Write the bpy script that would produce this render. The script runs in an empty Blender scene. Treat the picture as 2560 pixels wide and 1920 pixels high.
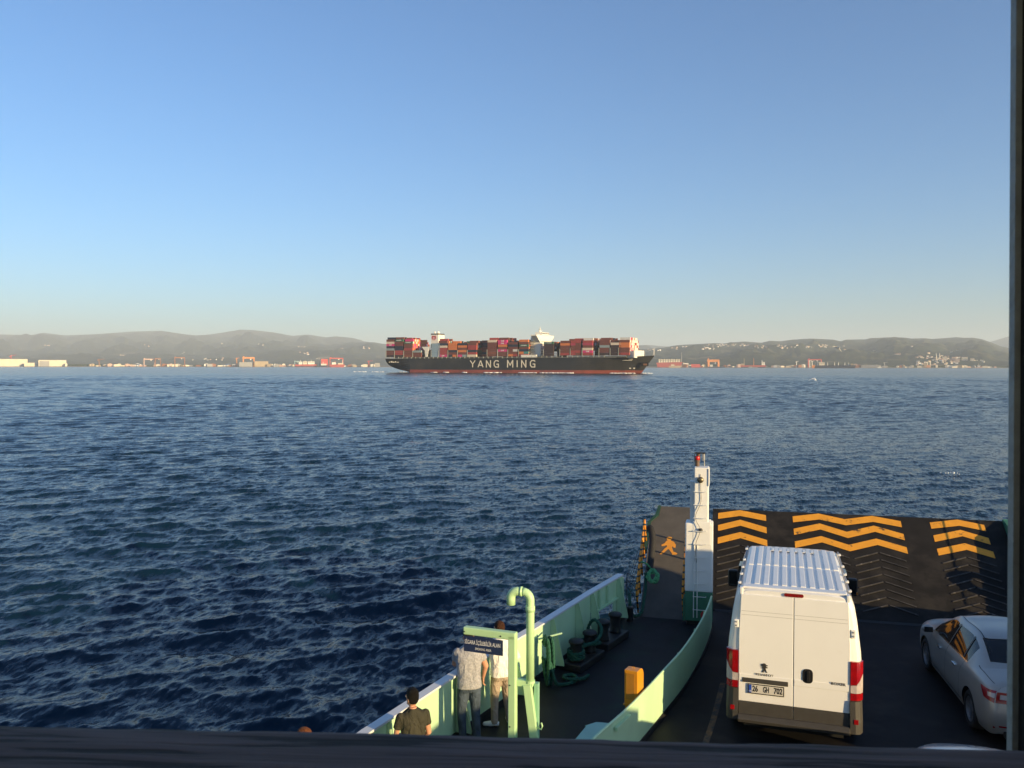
import bpy, bmesh, math, random
import numpy as np
from mathutils import Vector, Matrix

# ------------------------------------------------------------------ camera, sky, sun, exposure
sc = bpy.context.scene
R = math.radians
EYE = 6.05            # eye above the car deck (deck is z = 0)
SEA = -2.65           # sea level
PSI = R(14.5)         # the photographer looks this far left of the ferry's axis (+Y)
PITCH = R(1.26)
cam_data = bpy.data.cameras.new('camera')
cam = bpy.data.objects.new('camera', cam_data)
sc.collection.objects.link(cam)
cam.location = (0, 0, EYE)
cam.rotation_euler = (R(90) - PITCH, R(-0.08), PSI)
cam_data.sensor_width = 36
cam_data.lens = 29.12
cam_data.clip_start = 0.05
cam_data.clip_end = 60000
cam_data.dof.use_dof = True
cam_data.dof.focus_distance = 900
cam_data.dof.aperture_fstop = 14
sc.camera = cam

SUN_A, SUN_EL = R(63), R(11)     # from behind and to the right of the ferry's axis
sun_dir = Vector((math.sin(SUN_A)*math.cos(SUN_EL), -math.cos(SUN_A)*math.cos(SUN_EL), math.sin(SUN_EL)))
world = bpy.data.worlds.new('World')
sc.world = world
world.use_nodes = True
wn = world.node_tree.nodes
sky = wn.new('ShaderNodeTexSky')
sky.sky_type = 'NISHITA'
sky.sun_disc = False
sky.sun_elevation = SUN_EL
sky.sun_rotation = math.atan2(sun_dir.x, sun_dir.y)
sky.altitude = 10
sky.air_density = 1.0
sky.dust_density = 1.0
sky.ozone_density = 4.8
wn['Background'].inputs['Strength'].default_value = 0.115
world.node_tree.links.new(sky.outputs[0], wn['Background'].inputs['Color'])
sd = bpy.data.lights.new('sun', 'SUN')
sd.energy = 5.0
sd.angle = R(0.53)
sd.color = (1.0, 0.74, 0.38)
so = bpy.data.objects.new('sun', sd)
sc.collection.objects.link(so)
so.rotation_euler = (-sun_dir).to_track_quat('-Z', 'Y').to_euler()
sc.view_settings.view_transform = 'Standard'
sc.view_settings.look = 'None'
sc.view_settings.exposure = 0.9
sc.view_settings.gamma = 1.0
sc.cycles.use_denoising = True
sc.cycles.max_bounces = 8
sc.cycles.volume_bounces = 3
sc.cycles.transmission_bounces = 6

# ------------------------------------------------------------------ helpers
rnd = random.Random(7)
COL = sc.collection

def tag(o, label=None, cat=None, group=None, kind=None):
    if label: o['label'] = label
    if cat: o['category'] = cat
    if group: o['group'] = group
    if kind: o['kind'] = kind
    return o

def empty(name, loc=(0, 0, 0), rz=0.0, label=None, cat=None, group=None):
    o = bpy.data.objects.new(name, None)
    o.empty_display_size = 0.2
    COL.objects.link(o)
    o.location = loc
    o.rotation_euler = (0, 0, rz)
    return tag(o, label, cat, group)

class MB:
    """collects faces; build() links them as one mesh object"""
    def __init__(self):
        self.v = []; self.f = []
    def add(self, vs, fs):
        b = len(self.v)
        self.v += [tuple(p) for p in vs]
        self.f += [tuple(i + b for i in q) for q in fs]
        return self
    def box(self, c, s, rot=None, taper=None):
        x, y, z = s[0]/2, s[1]/2, s[2]/2
        vs = [Vector((sx*x, sy*y, sz*z)) for sz in (-1, 1) for sy in (-1, 1) for sx in (-1, 1)]
        if taper:
            for i in range(4, 8): vs[i].x *= taper; vs[i].y *= taper
        if rot is not None:
            m = rot if isinstance(rot, Matrix) else Matrix.Rotation(rot, 3, 'Z')
            vs = [m @ v for v in vs]
        c = Vector(c)
        return self.add([v + c for v in vs], [(0, 2, 3, 1), (4, 5, 7, 6), (0, 1, 5, 4), (2, 6, 7, 3), (0, 4, 6, 2), (1, 3, 7, 5)])
    def tube(self, pts, r, n=8, cap=True):
        pts = [Vector(p) for p in pts]
        rs = r if isinstance(r, (list, tuple)) else [r]*len(pts)
        vs = []; fs = []
        up = None
        for i, p in enumerate(pts):
            d = (pts[min(i+1, len(pts)-1)] - pts[max(i-1, 0)])
            d = d.normalized() if d.length > 1e-9 else Vector((0, 0, 1))
            if up is None:
                up = d.orthogonal().normalized()
            up = (up - d*up.dot(d))
            up = up.normalized() if up.length > 1e-6 else d.orthogonal().normalized()
            w = d.cross(up)
            for k in range(n):
                a = 2*math.pi*k/n
                vs.append(p + (up*math.cos(a) + w*math.sin(a))*rs[i])
        for i in range(len(pts)-1):
            for k in range(n):
                fs.append((i*n+k, i*n+(k+1) % n, (i+1)*n+(k+1) % n, (i+1)*n+k))
        if cap:
            fs.append(tuple(reversed(range(n))))
            fs.append(tuple((len(pts)-1)*n+k for k in range(n)))
        return self.add(vs, fs)
    def prism(self, poly, a, b):
        """poly: list of 3D points in one plane; extruded from offset a to offset b (vectors)"""
        n = len(poly); a = Vector(a); b = Vector(b)
        vs = [Vector(p) + a for p in poly] + [Vector(p) + b for p in poly]
        fs = [tuple(range(n-1, -1, -1)), tuple(range(n, 2*n))] + [(i, (i+1) % n, n+(i+1) % n, n+i) for i in range(n)]
        return self.add(vs, fs)
    def lathe(self, prof, c, n=16, axis='Z'):
        vs = []; fs = []; c = Vector(c)
        for (r, h) in prof:
            for k in range(n):
                a = 2*math.pi*k/n
                p = (r*math.cos(a), r*math.sin(a), h)
                if axis == 'X': p = (h, p[0], p[1])
                if axis == 'Y': p = (p[0], h, p[1])
                vs.append(Vector(p) + c)
        for i in range(len(prof)-1):
            for k in range(n):
                fs.append((i*n+k, i*n+(k+1) % n, (i+1)*n+(k+1) % n, (i+1)*n+k))
        fs.append(tuple(reversed(range(n)))); fs.append(tuple((len(prof)-1)*n+k for k in range(n)))
        return self.add(vs, fs)
    def ball(self, c, r, n=10, m=7):
        c = Vector(c); r = r if isinstance(r, (tuple, list)) else (r, r, r)
        vs = []; fs = []
        for i in range(m+1):
            t = math.pi*i/m
            for k in range(n):
                a = 2*math.pi*k/n
                vs.append(c + Vector((r[0]*math.sin(t)*math.cos(a), r[1]*math.sin(t)*math.sin(a), r[2]*math.cos(t))))
        for i in range(m):
            for k in range(n):
                fs.append((i*n+k, (i+1)*n+k, (i+1)*n+(k+1) % n, i*n+(k+1) % n))
        return self.add(vs, fs)
    def grid(self, P, wrap=False):
        nr, nc = len(P), len(P[0])
        vs = [p for row in P for p in row]
        fs = []
        for i in range(nr-1):
            for j in range(nc if wrap else nc-1):
                j2 = (j+1) % nc
                fs.append((i*nc+j, i*nc+j2, (i+1)*nc+j2, (i+1)*nc+j))
        return self.add(vs, fs)
    def mesh(self, name):
        me = bpy.data.meshes.new(name)
        me.from_pydata(self.v, [], self.f)
        me.update()
        return me
    def build(self, name, mat, parent=None, smooth=False, bevel=0, fix=True):
        me = self.mesh(name)
        if fix:
            bm = bmesh.new(); bm.from_mesh(me)
            bmesh.ops.remove_doubles(bm, verts=bm.verts, dist=1e-6)
            bmesh.ops.recalc_face_normals(bm, faces=bm.faces)
            bm.to_mesh(me); bm.free()
        return link(name, me, mat, parent, smooth, bevel)

def link(name, me, mat, parent=None, smooth=False, bevel=0):
    o = bpy.data.objects.new(name, me)
    COL.objects.link(o)
    if mat is not None and len(me.materials) == 0:
        me.materials.append(mat)
    if smooth:
        for p in me.polygons: p.use_smooth = True
    if bevel:
        b = o.modifiers.new('bevel', 'BEVEL'); b.width = bevel; b.segments = 2; b.limit_method = 'ANGLE'; b.angle_limit = R(40)
    if parent is not None: o.parent = parent
    return o

def M(name, col, rough=0.5, metal=0.0, var=0.0, vs=3.0, bump=0.0, bs=30.0, spec=0.5, coat=0.0, dirt=None, ds=1.2, dlo=0.55, dhi=0.75, emit=None, streak=None, slo=0.62, shi=0.72):
    m = bpy.data.materials.new(name); m.use_nodes = True
    nt = m.node_tree; nd = nt.nodes; lk = nt.links
    b = nd['Principled BSDF']
    b.inputs['Roughness'].default_value = rough
    b.inputs['Metallic'].default_value = metal
    b.inputs['Specular IOR Level'].default_value = spec
    b.inputs['Coat Weight'].default_value = coat
    b.inputs['Coat Roughness'].default_value = 0.06
    c = (*col, 1)
    b.inputs['Base Color'].default_value = c
    tc = nd.new('ShaderNodeTexCoord')
    last = None
    if var or dirt:
        n1 = nd.new('ShaderNodeTexNoise'); n1.inputs['Scale'].default_value = vs; n1.inputs['Detail'].default_value = 6; n1.inputs['Roughness'].default_value = 0.6
        lk.new(tc.outputs['Object'], n1.inputs['Vector'])
        r1 = nd.new('ShaderNodeValToRGB')
        r1.color_ramp.elements[0].position = 0.3; r1.color_ramp.elements[1].position = 0.7
        r1.color_ramp.elements[0].color = (*[x*(1-var) for x in col], 1)
        r1.color_ramp.elements[1].color = (*[min(1, x*(1+var)) for x in col], 1)
        lk.new(n1.outputs['Fac'], r1.inputs['Fac'])
        last = r1.outputs['Color']
        if dirt:
            n2 = nd.new('ShaderNodeTexNoise'); n2.inputs['Scale'].default_value = ds; n2.inputs['Detail'].default_value = 9; n2.inputs['Roughness'].default_value = 0.68
            lk.new(tc.outputs['Object'], n2.inputs['Vector'])
            r2 = nd.new('ShaderNodeValToRGB')
            r2.color_ramp.elements[0].position = dlo; r2.color_ramp.elements[1].position = dhi
            r2.color_ramp.elements[0].color = (0, 0, 0, 1); r2.color_ramp.elements[1].color = (1, 1, 1, 1)
            lk.new(n2.outputs['Fac'], r2.inputs['Fac'])
            mx = nd.new('ShaderNodeMix'); mx.data_type = 'RGBA'
            lk.new(r2.outputs['Color'], mx.inputs['Factor'])
            lk.new(last, mx.inputs[6]); mx.inputs[7].default_value = (*dirt, 1)
            last = mx.outputs[2]
        if streak:
            mp = nd.new('ShaderNodeMapping'); mp.inputs['Scale'].default_value = (9, 9, 0.7)
            lk.new(tc.outputs['Object'], mp.inputs['Vector'])
            n4 = nd.new('ShaderNodeTexNoise'); n4.inputs['Scale'].default_value = 1.6; n4.inputs['Detail'].default_value = 7; n4.inputs['Roughness'].default_value = 0.7
            lk.new(mp.outputs['Vector'], n4.inputs['Vector'])
            r4 = nd.new('ShaderNodeValToRGB')
            r4.color_ramp.elements[0].position = slo; r4.color_ramp.elements[1].position = shi
            r4.color_ramp.elements[0].color = (0, 0, 0, 1); r4.color_ramp.elements[1].color = (.8, .8, .8, 1)
            lk.new(n4.outputs['Fac'], r4.inputs['Fac'])
            mx = nd.new('ShaderNodeMix'); mx.data_type = 'RGBA'
            lk.new(r4.outputs['Color'], mx.inputs['Factor']); lk.new(last, mx.inputs[6]); mx.inputs[7].default_value = (*streak, 1)
            last = mx.outputs[2]
        lk.new(last, b.inputs['Base Color'])
    if bump:
        n3 = nd.new('ShaderNodeTexNoise'); n3.inputs['Scale'].default_value = bs; n3.inputs['Detail'].default_value = 5
        lk.new(tc.outputs['Object'], n3.inputs['Vector'])
        bp = nd.new('ShaderNodeBump'); bp.inputs['Strength'].default_value = bump; bp.inputs['Distance'].default_value = 0.02
        lk.new(n3.outputs['Fac'], bp.inputs['Height']); lk.new(bp.outputs['Normal'], b.inputs['Normal'])
    if emit:
        b.inputs['Emission Color'].default_value = (*emit[0], 1); b.inputs['Emission Strength'].default_value = emit[1]
    return m

def text_mesh(s, size, bold=0.0, depth=0.0, space=1.0):
    cu = bpy.data.curves.new('lettering', 'FONT')
    cu.body = s; cu.size = size; cu.align_x = 'CENTER'; cu.align_y = 'CENTER'
    cu.offset = bold; cu.extrude = depth; cu.space_character = space
    cu.resolution_u = 3
    ob = bpy.data.objects.new('lettering', cu)
    COL.objects.link(ob)
    dg = bpy.context.evaluated_depsgraph_get()
    me = bpy.data.meshes.new_from_object(ob.evaluated_get(dg))
    bpy.data.objects.remove(ob); bpy.data.curves.remove(cu)
    me.name = 'lettering'
    return me

FPX = 2071.0
def camdir(px, py=None):
    """horizontal bearing of a picture column, and the slope of a picture row, as plain numbers"""
    x = (px - 1280)/FPX
    r = (x*math.cos(PSI) - math.sin(PSI), x*math.sin(PSI) + math.cos(PSI))
    return r
def far(px, d, z=0.0):
    r = camdir(px)
    return Vector((r[0]*d, r[1]*d, z))
def far_z(py, d):
    return EYE - (py - 914.4)/FPX*d
def from_rd(r, d, z=0.0):
    """r metres right and d metres ahead of the viewer"""
    return Vector((r*math.cos(PSI) - d*math.sin(PSI), r*math.sin(PSI) + d*math.cos(PSI), z))
# ------------------------------------------------------------------ sea
def build_sea():
    rng = np.random.default_rng(11)
    NA = 680
    half = R(44)
    dense = np.linspace(-half, half, NA)
    rest = np.linspace(half, 2*math.pi - half, 60)[1:-1]
    ang = np.concatenate([dense, rest])
    rr = np.concatenate([[0.0], np.geomspace(10.0, 400, 800), np.geomspace(401.2, 2600, 600), np.geomspace(2625, 19500, 60)])
    A, RR = np.meshgrid(ang, rr)
    # bearing 0 = the viewer's axis, which points PSI to the left of +Y
    b = PSI - A          # angle from +Y toward -X
    X = -np.sin(b)*RR; Y = np.cos(b)*RR
    dr = np.gradient(rr)[:, None]
    Z = np.zeros_like(X); DX = np.zeros_like(X); DY = np.zeros_like(X)
    # slow patches of rougher and calmer water
    patch = np.zeros_like(X)
    for _ in range(10):
        lam = rng.uniform(40, 220); th = rng.uniform(0, 2*math.pi); ph = rng.uniform(0, 6.28)
        patch += np.sin((X*math.cos(th) + Y*math.sin(th))*2*math.pi/lam + ph)
    patch = 1.0 + 0.11*patch
    patch = np.clip(patch, 0.5, 1.6)
    mean = R(126)        # the wind sea runs away from the ferry, slightly to the left
    waves = []
    for lam in np.geomspace(0.34, 6.5, 96):
        waves.append((lam*rng.uniform(0.93, 1.07), mean + rng.normal(0, 0.65 if lam < 1.5 else 0.45), rng.uniform(0, 6.28)))
    near = RR < 2600
    for lam, th, ph in waves:
        k = 2*math.pi/lam
        s = 0.032 if lam < 1.2 else (0.033 if lam < 2.6 else 0.012)
        amp = s/k
        w = np.clip((lam/np.maximum(dr*2.2, 1e-6) - 0.55)/0.9, 0, 1)
        rows = np.where(w[:, 0] > 0)[0]
        if len(rows) == 0: continue
        n = rows.max() + 1
        f = (X[:n]*math.cos(th) + Y[:n]*math.sin(th))*k + ph
        a = amp*w[:n]*patch[:n]
        Z[:n] += a*np.cos(f)
        q = 0.85
        DX[:n] -= q*a*math.cos(th)*np.sin(f)
        DY[:n] -= q*a*math.sin(th)*np.sin(f)
    # farther out the chop is carried by longer waves of the same steepness
    for lam in np.geomspace(2.6, 9.5, 34):
        th = mean + rng.normal(0, 0.75); ph = rng.uniform(0, 6.28); k = 2*math.pi/lam
        q = lam/np.maximum(dr, 1e-6)
        w = np.clip((q - 2.6)/1.5, 0, 1)*np.clip((26 - q)/10, 0, 1)*np.clip((RR - 120)/200, 0, 1)*np.clip((9000 - RR)/3000, 0, 1)
        rows = np.where(w.max(axis=1) > 0)[0]
        if len(rows) == 0: continue
        a0, n = rows.min(), rows.max() + 1
        f = (X[a0:n]*math.cos(th) + Y[a0:n]*math.sin(th))*k + ph
        a = (0.060 if lam < 5 else 0.036)/k*w[a0:n]*patch[a0:n]
        Z[a0:n] += a*np.cos(f)
        DX[a0:n] -= 0.8*a*math.cos(th)*np.sin(f); DY[a0:n] -= 0.8*a*math.sin(th)*np.sin(f)
    co = np.stack([X + DX, Y + DY, Z + SEA], -1).reshape(-1, 3)
    nr, nc = X.shape
    i = np.arange(nr-1)[:, None]*nc; j = np.arange(nc)[None, :]; j2 = (j+1) % nc
    f = np.stack([i + j, i + j2, i + nc + j2, i + nc + j], -1).reshape(-1, 4)
    me = bpy.data.meshes.new('sea')
    me.vertices.add(len(co)); me.vertices.foreach_set('co', co.ravel())
    me.loops.add(f.size); me.loops.foreach_set('vertex_index', f.ravel().astype(np.int32))
    me.polygons.add(len(f)); me.polygons.foreach_set('loop_start', np.arange(0, f.size, 4, dtype=np.int32))
    me.polygons.foreach_set('use_smooth', np.ones(len(f), dtype=bool))
    me.update(calc_edges=True)
    bm = bmesh.new(); bm.from_mesh(me); bm.faces.ensure_lookup_table()
    if bm.faces[len(bm.faces)//2].normal.z < 0: bmesh.ops.reverse_faces(bm, faces=bm.faces)
    bm.to_mesh(me); bm.free()
    m = bpy.data.materials.new('sea_water'); m.use_nodes = True
    nt = m.node_tree; nd = nt.nodes; lk = nt.links
    p = nd['Principled BSDF']
    p.inputs['Base Color'].default_value = (0.0036, 0.018, 0.036, 1)
    p.inputs['Roughness'].default_value = 0.15
    p.inputs['IOR'].default_value = 1.333; p.inputs['Specular IOR Level'].default_value = 0.21
    g = nd.new('ShaderNodeNewGeometry')
    mp = nd.new('ShaderNodeMapping'); mp.inputs['Rotation'].default_value = (0, 0, -mean); mp.inputs['Scale'].default_value = (1, 0.45, 1)
    lk.new(g.outputs['Position'], mp.inputs['Vector'])
    # ripples too small for the mesh: random facet slopes, stretched along the crests, plus a fine bump
    acc = g.outputs['Normal']
    for scale, amt in ((1.9, 0.38), (5.5, 0.44)):
        n = nd.new('ShaderNodeTexNoise'); n.inputs['Scale'].default_value = scale; n.inputs['Detail'].default_value = 5; n.inputs['Roughness'].default_value = 0.6
        n.inputs['Distortion'].default_value = 0.5
        lk.new(mp.outputs['Vector'], n.inputs['Vector'])
        sb = nd.new('ShaderNodeVectorMath'); sb.operation = 'SUBTRACT'; sb.inputs[1].default_value = (0.5, 0.5, 0.5)
        lk.new(n.outputs['Color'], sb.inputs[0])
        ml = nd.new('ShaderNodeVectorMath'); ml.operation = 'MULTIPLY'; ml.inputs[1].default_value = (amt*2, amt*2, 0)
        lk.new(sb.outputs[0], ml.inputs[0])
        ad = nd.new('ShaderNodeVectorMath'); ad.operation = 'ADD'
        lk.new(acc, ad.inputs[0]); lk.new(ml.outputs[0], ad.inputs[1]); acc = ad.outputs[0]
    nm = nd.new('ShaderNodeVectorMath'); nm.operation = 'NORMALIZE'; lk.new(acc, nm.inputs[0])
    n = nd.new('ShaderNodeTexNoise'); n.inputs['Scale'].default_value = 3.4; n.inputs['Detail'].default_value = 4; n.inputs['Roughness'].default_value = 0.6
    lk.new(mp.outputs['Vector'], n.inputs['Vector'])
    bp = nd.new('ShaderNodeBump'); bp.inputs['Strength'].default_value = 0.5; bp.inputs['Distance'].default_value = 0.05
    lk.new(n.outputs['Fac'], bp.inputs['Height']); lk.new(nm.outputs[0], bp.inputs['Normal'])
    lk.new(bp.outputs['Normal'], p.inputs['Normal'])
    o = link('sea', me, m)
    tag(o, 'dark blue choppy sea of the strait', 'sea', kind='structure')
build_sea()

# ------------------------------------------------------------------ hills and shore
def vnoise(seed):
    rg = np.random.default_rng(seed)
    T = rg.random((256, 256))
    def f(x, y):
        xi = np.floor(x).astype(int); yi = np.floor(y).astype(int)
        u = x - xi; v = y - yi
        u = u*u*(3-2*u); v = v*v*(3-2*v)
        g = lambda a, b: T[a % 256, b % 256]
        return (g(xi, yi)*(1-u) + g(xi+1, yi)*u)*(1-v) + (g(xi, yi+1)*(1-u) + g(xi+1, yi+1)*u)*v
    def fb(x, y, o=5):
        s = 0; a = 0.5
        for _ in range(o):
            s = s + a*f(x, y); x = x*2.03 + 7; y = y*2.03 + 3; a *= 0.5
        return s
    return fb

def hill_material(name, c1, c2, c3, scale):
    m = bpy.data.materials.new(name); m.use_nodes = True
    nt = m.node_tree; nd = nt.nodes; lk = nt.links
    p = nd['Principled BSDF']; p.inputs['Roughness'].default_value = 0.95; p.inputs['Specular IOR Level'].default_value = 0.1
    tc = nd.new('ShaderNodeTexCoord')
    n = nd.new('ShaderNodeTexNoise'); n.inputs['Scale'].default_value = scale; n.inputs['Detail'].default_value = 8; n.inputs['Roughness'].default_value = 0.65
    lk.new(tc.outputs['Object'], n.inputs['Vector'])
    r = nd.new('ShaderNodeValToRGB'); e = r.color_ramp.elements
    e[0].position = 0.35; e[0].color = (*c1, 1); e[1].position = 0.72; e[1].color = (*c3, 1)
    k = e.new(0.55); k.color = (*c2, 1)
    lk.new(n.outputs['Fac'], r.inputs['Fac']); lk.new(r.outputs['Color'], p.inputs['Base Color'])
    return m

class Hill:
    def __init__(self, name, prof, d0, d1, seed, mat, px0, px1, shape=1.0, rough=1.6):
        self.px = np.array([p[0] for p in prof], float); self.py = np.array([p[1] for p in prof], float)
        self.d0, self.d1, self.shape = d0, d1, shape
        self.fb = vnoise(seed); self.rough = rough
        n = int((px1 - px0)/4); K = 46
        pxs = np.linspace(px0, px1, n)
        ks = np.concatenate([np.linspace(0, 1, K), np.linspace(1.04, 1.25, 5)])
        PX, KK = np.meshgrid(pxs, ks)
        Pz, D = self.surf(PX, KK)
        mb = MB()
        P = [[far(PX[i, j], D[i, j], Pz[i, j]) for j in range(n)] for i in range(len(ks))]
        mb.grid(P)
        self.o = mb.build(name, mat, smooth=True)
        tag(self.o, kind='structure')
    def surf(self, px, k):
        top = np.interp(px, self.px, self.py)
        d = self.d0 + (self.d1 - self.d0)*k
        ztop = EYE + (914.4 - top)/FPX*self.d1 - SEA
        kk = np.clip(k, 0, 1)
        body = kk**self.shape
        back = np.where(k > 1, 1 - (k-1)*0.9, 1)
        ns = self.fb(px/70.0, k*5.0) - 0.5
        ns2 = self.fb(px/22.0 + 40, k*16.0) - 0.5
        bulge = np.sin(kk*math.pi)
        z = ztop*(body*back + self.rough*bulge*(0.34*ns + 0.10*ns2))
        z = np.maximum(z, ztop*0.02 + kk*4 + 1.0) + SEA
        return z, d
    def at(self, px, py):
        ks = np.linspace(0.02, 1, 240)
        z, d = self.surf(np.full_like(ks, px), ks)
        yy = 914.4 - (z - EYE)/d*FPX
        i = int(np.argmin(np.abs(yy - py)))
        return far(px, d[i], z[i]), d[i]

hm_far = hill_material('hill_woods_far', (0.016, 0.028, 0.018), (0.030, 0.038, 0.026), (0.12, 0.10, 0.07), 0.003)
hm_near = hill_material('hill_woods_near', (0.014, 0.024, 0.014), (0.030, 0.037, 0.022), (0.16, 0.13, 0.08), 0.005)
left_prof = [(-700, 834), (-300, 828), (-100, 840), (0, 838), (81, 839), (107, 833.5), (165, 840), (252, 836), (327, 830.6), (405, 828), (448, 836), (495, 841), (550, 833.5), (602, 825), (634, 826), (686, 832), (733, 840.5), (769, 837), (817, 844), (848, 842), (881, 845), (910, 854), (935, 857), (958, 860), (1100, 863), (1192, 856), (1217, 853), (1280, 858), (1450, 866), (1620, 862), (1700, 868), (1900, 874)]
sub_prof = [(-500, 880), (300, 876), (560, 872), (640, 868), (694, 864), (760, 862), (796, 860), (830, 864), (870, 858), (905, 856), (935, 856), (958, 860), (1050, 868), (1250, 873), (1500, 880)]
right_prof = [(1350, 898), (1500, 882), (1560, 874), (1617, 872), (1656, 869), (1687, 863), (1713, 861), (1752, 859), (1787, 857), (1810, 858), (1834, 855), (1860, 853), (1904, 856), (1923, 851), (1950, 852), (1982, 848), (2034, 845.6), (2060, 847), (2083, 848), (2101, 852), (2114, 848), (2164, 847), (2175, 844), (2200, 843), (2232, 841.5), (2259, 842.6), (2277, 845), (2309, 844), (2331, 846), (2390, 841.5), (2408, 843), (2431, 842.6), (2453, 846), (2478, 855), (2501, 864), (2523, 868.6), (2600, 876), (2800, 882), (3100, 880)]
far_prof = [(2300, 872), (2440, 862), (2478, 852), (2521, 839), (2570, 831), (2650, 826), (2800, 834), (3000, 828), (3300, 840)]
hill_left = Hill('hills_far_left', left_prof, 9000, 18000, 3, hm_far, -500, 1900, 0.85)
hill_sub = Hill('hills_middle_left', sub_prof, 7000, 13000, 5, hm_far, -500, 1520, 0.9)
hill_right = Hill('hills_right', right_prof, 4900, 9800, 8, hm_near, 1340, 3100, 0.82)
hill_far = Hill('hills_far_right', far_prof, 13000, 17000, 9, hm_far, 2280, 3300, 0.9)

shore_mat = M('shore_ground', (0.16, 0.13, 0.09), 0.95, var=0.4, vs=0.02)
def shore(name, px0, px1, d0, d1, top):
    mb = MB(); P = []
    xs = np.linspace(px0, px1, 160)
    for k, (dd, z) in enumerate([(d0, SEA - 0.8), (d0 + 6, SEA + 1.6), (d0 + 300, SEA + top*0.6), (d1, SEA + top)]):
        P.append([far(x, dd + (18*math.sin(x*0.031) + 9*math.sin(x*0.11))*(1 if k < 3 else 0), z) for x in xs])
    mb.grid(P)
    o = mb.build(name, shore_mat, smooth=True)
    tag(o, kind='structure')
shore('shore_left', -700, 1500, 4480, 9200, 8)
shore('shore_right', 1450, 3000, 4380, 5000, 5)

# ------------------------------------------------------------------ haze: the sea air between the ferry and the hills
hz = bpy.data.materials.new('sea_haze'); hz.use_nodes = True
nt = hz.node_tree
nt.nodes.remove(nt.nodes['Principled BSDF'])
pv = nt.nodes.new('ShaderNodeVolumePrincipled')
pv.inputs['Color'].default_value = (0.82, 0.92, 1.0, 1)
pv.inputs['Density'].default_value = 6.2e-5
pv.inputs['Anisotropy'].default_value = 0.0
nt.links.new(pv.outputs['Volume'], nt.nodes['Material Output'].inputs['Volume'])
hb = MB().box((0, 0, (SEA - 3.0 + 800)/2), (54000, 54000, 800 - (SEA - 3.0))).build('haze', hz)
tag(hb, 'thin pale haze over the water', 'haze', kind='stuff')
# ------------------------------------------------------------------ ferry: deck and fixed parts
mint = M('mint_paint', (0.47, 0.69, 0.43), 0.42, var=0.07, vs=1.5, dirt=(0.24, 0.36, 0.22), ds=2.2, dlo=0.62, dhi=0.86, streak=(0.26, 0.20, 0.10), slo=0.62, shi=0.78)
mint_dark = M('mint_paint_worn', (0.22, 0.44, 0.30), 0.5, var=0.14, vs=2.5, dirt=(0.10, 0.12, 0.09), ds=3, dlo=0.56, dhi=0.76)
rail_white = M('rail_white_paint', (0.62, 0.64, 0.66), 0.45, var=0.06, vs=2, dirt=(0.34, 0.30, 0.26), ds=4, dlo=0.62, dhi=0.8)
white_paint = M('mast_white_paint', (0.74, 0.74, 0.71), 0.42, var=0.04, vs=2, dirt=(0.50, 0.44, 0.36), ds=2.5, dlo=0.62, dhi=0.85, streak=(0.42, 0.28, 0.15), slo=0.66, shi=0.8)
deck_green = M('mast_green_paint', (0.045, 0.17, 0.10), 0.5, var=0.15, vs=3)
deck_mat = M('car_deck_coating', (0.013, 0.012, 0.013), 0.62, var=0.35, vs=1.3, bump=0.35, bs=90, dirt=(0.045, 0.036, 0.030), ds=0.9, dlo=0.5, dhi=0.74, spec=0.18)
walk_mat = M('walkway_deck_coating', (0.015, 0.016, 0.019), 0.6, spec=0.18, var=0.3, vs=1.6, bump=0.35, bs=110, dirt=(0.013, 0.034, 0.022), ds=0.9, dlo=0.5, dhi=0.72)
ramp_mat = M('ramp_coating', (0.016, 0.0148, 0.014), 0.7, spec=0.2, var=0.35, vs=2.2, bump=0.6, bs=70, dirt=(0.040, 0.035, 0.030), ds=1.1, dlo=0.5, dhi=0.78)
walk_ramp_mat = M('walkway_ramp_coating', (0.078, 0.070, 0.060), 0.7, var=0.2, vs=2.2, bump=0.4, bs=90, dirt=(0.13, 0.11, 0.09), ds=2, dlo=0.6, dhi=0.85)
orange = M('chevron_orange_paint', (0.68, 0.30, 0.022), 0.55, var=0.10, vs=4, bump=0.2, bs=60, dirt=(0.07, 0.045, 0.025), ds=3.4, dlo=0.585, dhi=0.66)
orange_box = M('locker_orange_paint', (0.62, 0.25, 0.015), 0.35, var=0.1, vs=3, dirt=(0.3, 0.12, 0.02), ds=3, dlo=0.6, dhi=0.8)
black_steel = M('black_steel', (0.018, 0.018, 0.019), 0.5, var=0.3, vs=5, bump=0.25, bs=40)
rubber = M('black_rubber', (0.016, 0.016, 0.016), 0.75, var=0.25, vs=6, bump=0.2, bs=60)
rope_mat = M('green_rope_fibre', (0.014, 0.090, 0.058), 0.85, var=0.35, vs=30, bump=0.5, bs=120)
rope_light = M('pale_green_rope_fibre', (0.10, 0.36, 0.16), 0.85, var=0.35, vs=30, bump=0.5, bs=120)
galv = M('galvanised_steel', (0.42, 0.42, 0.40), 0.45, metal=0.6, var=0.15, vs=6)
worn_edge = M('worn_bar_steel', (0.045, 0.041, 0.037), 0.6, var=0.6, vs=3, dirt=(0.20, 0.18, 0.16), ds=7, dlo=0.56, dhi=0.7)

T34 = math.tan(R(34)); C34 = math.cos(R(34)); S34 = math.sin(R(34))
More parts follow.
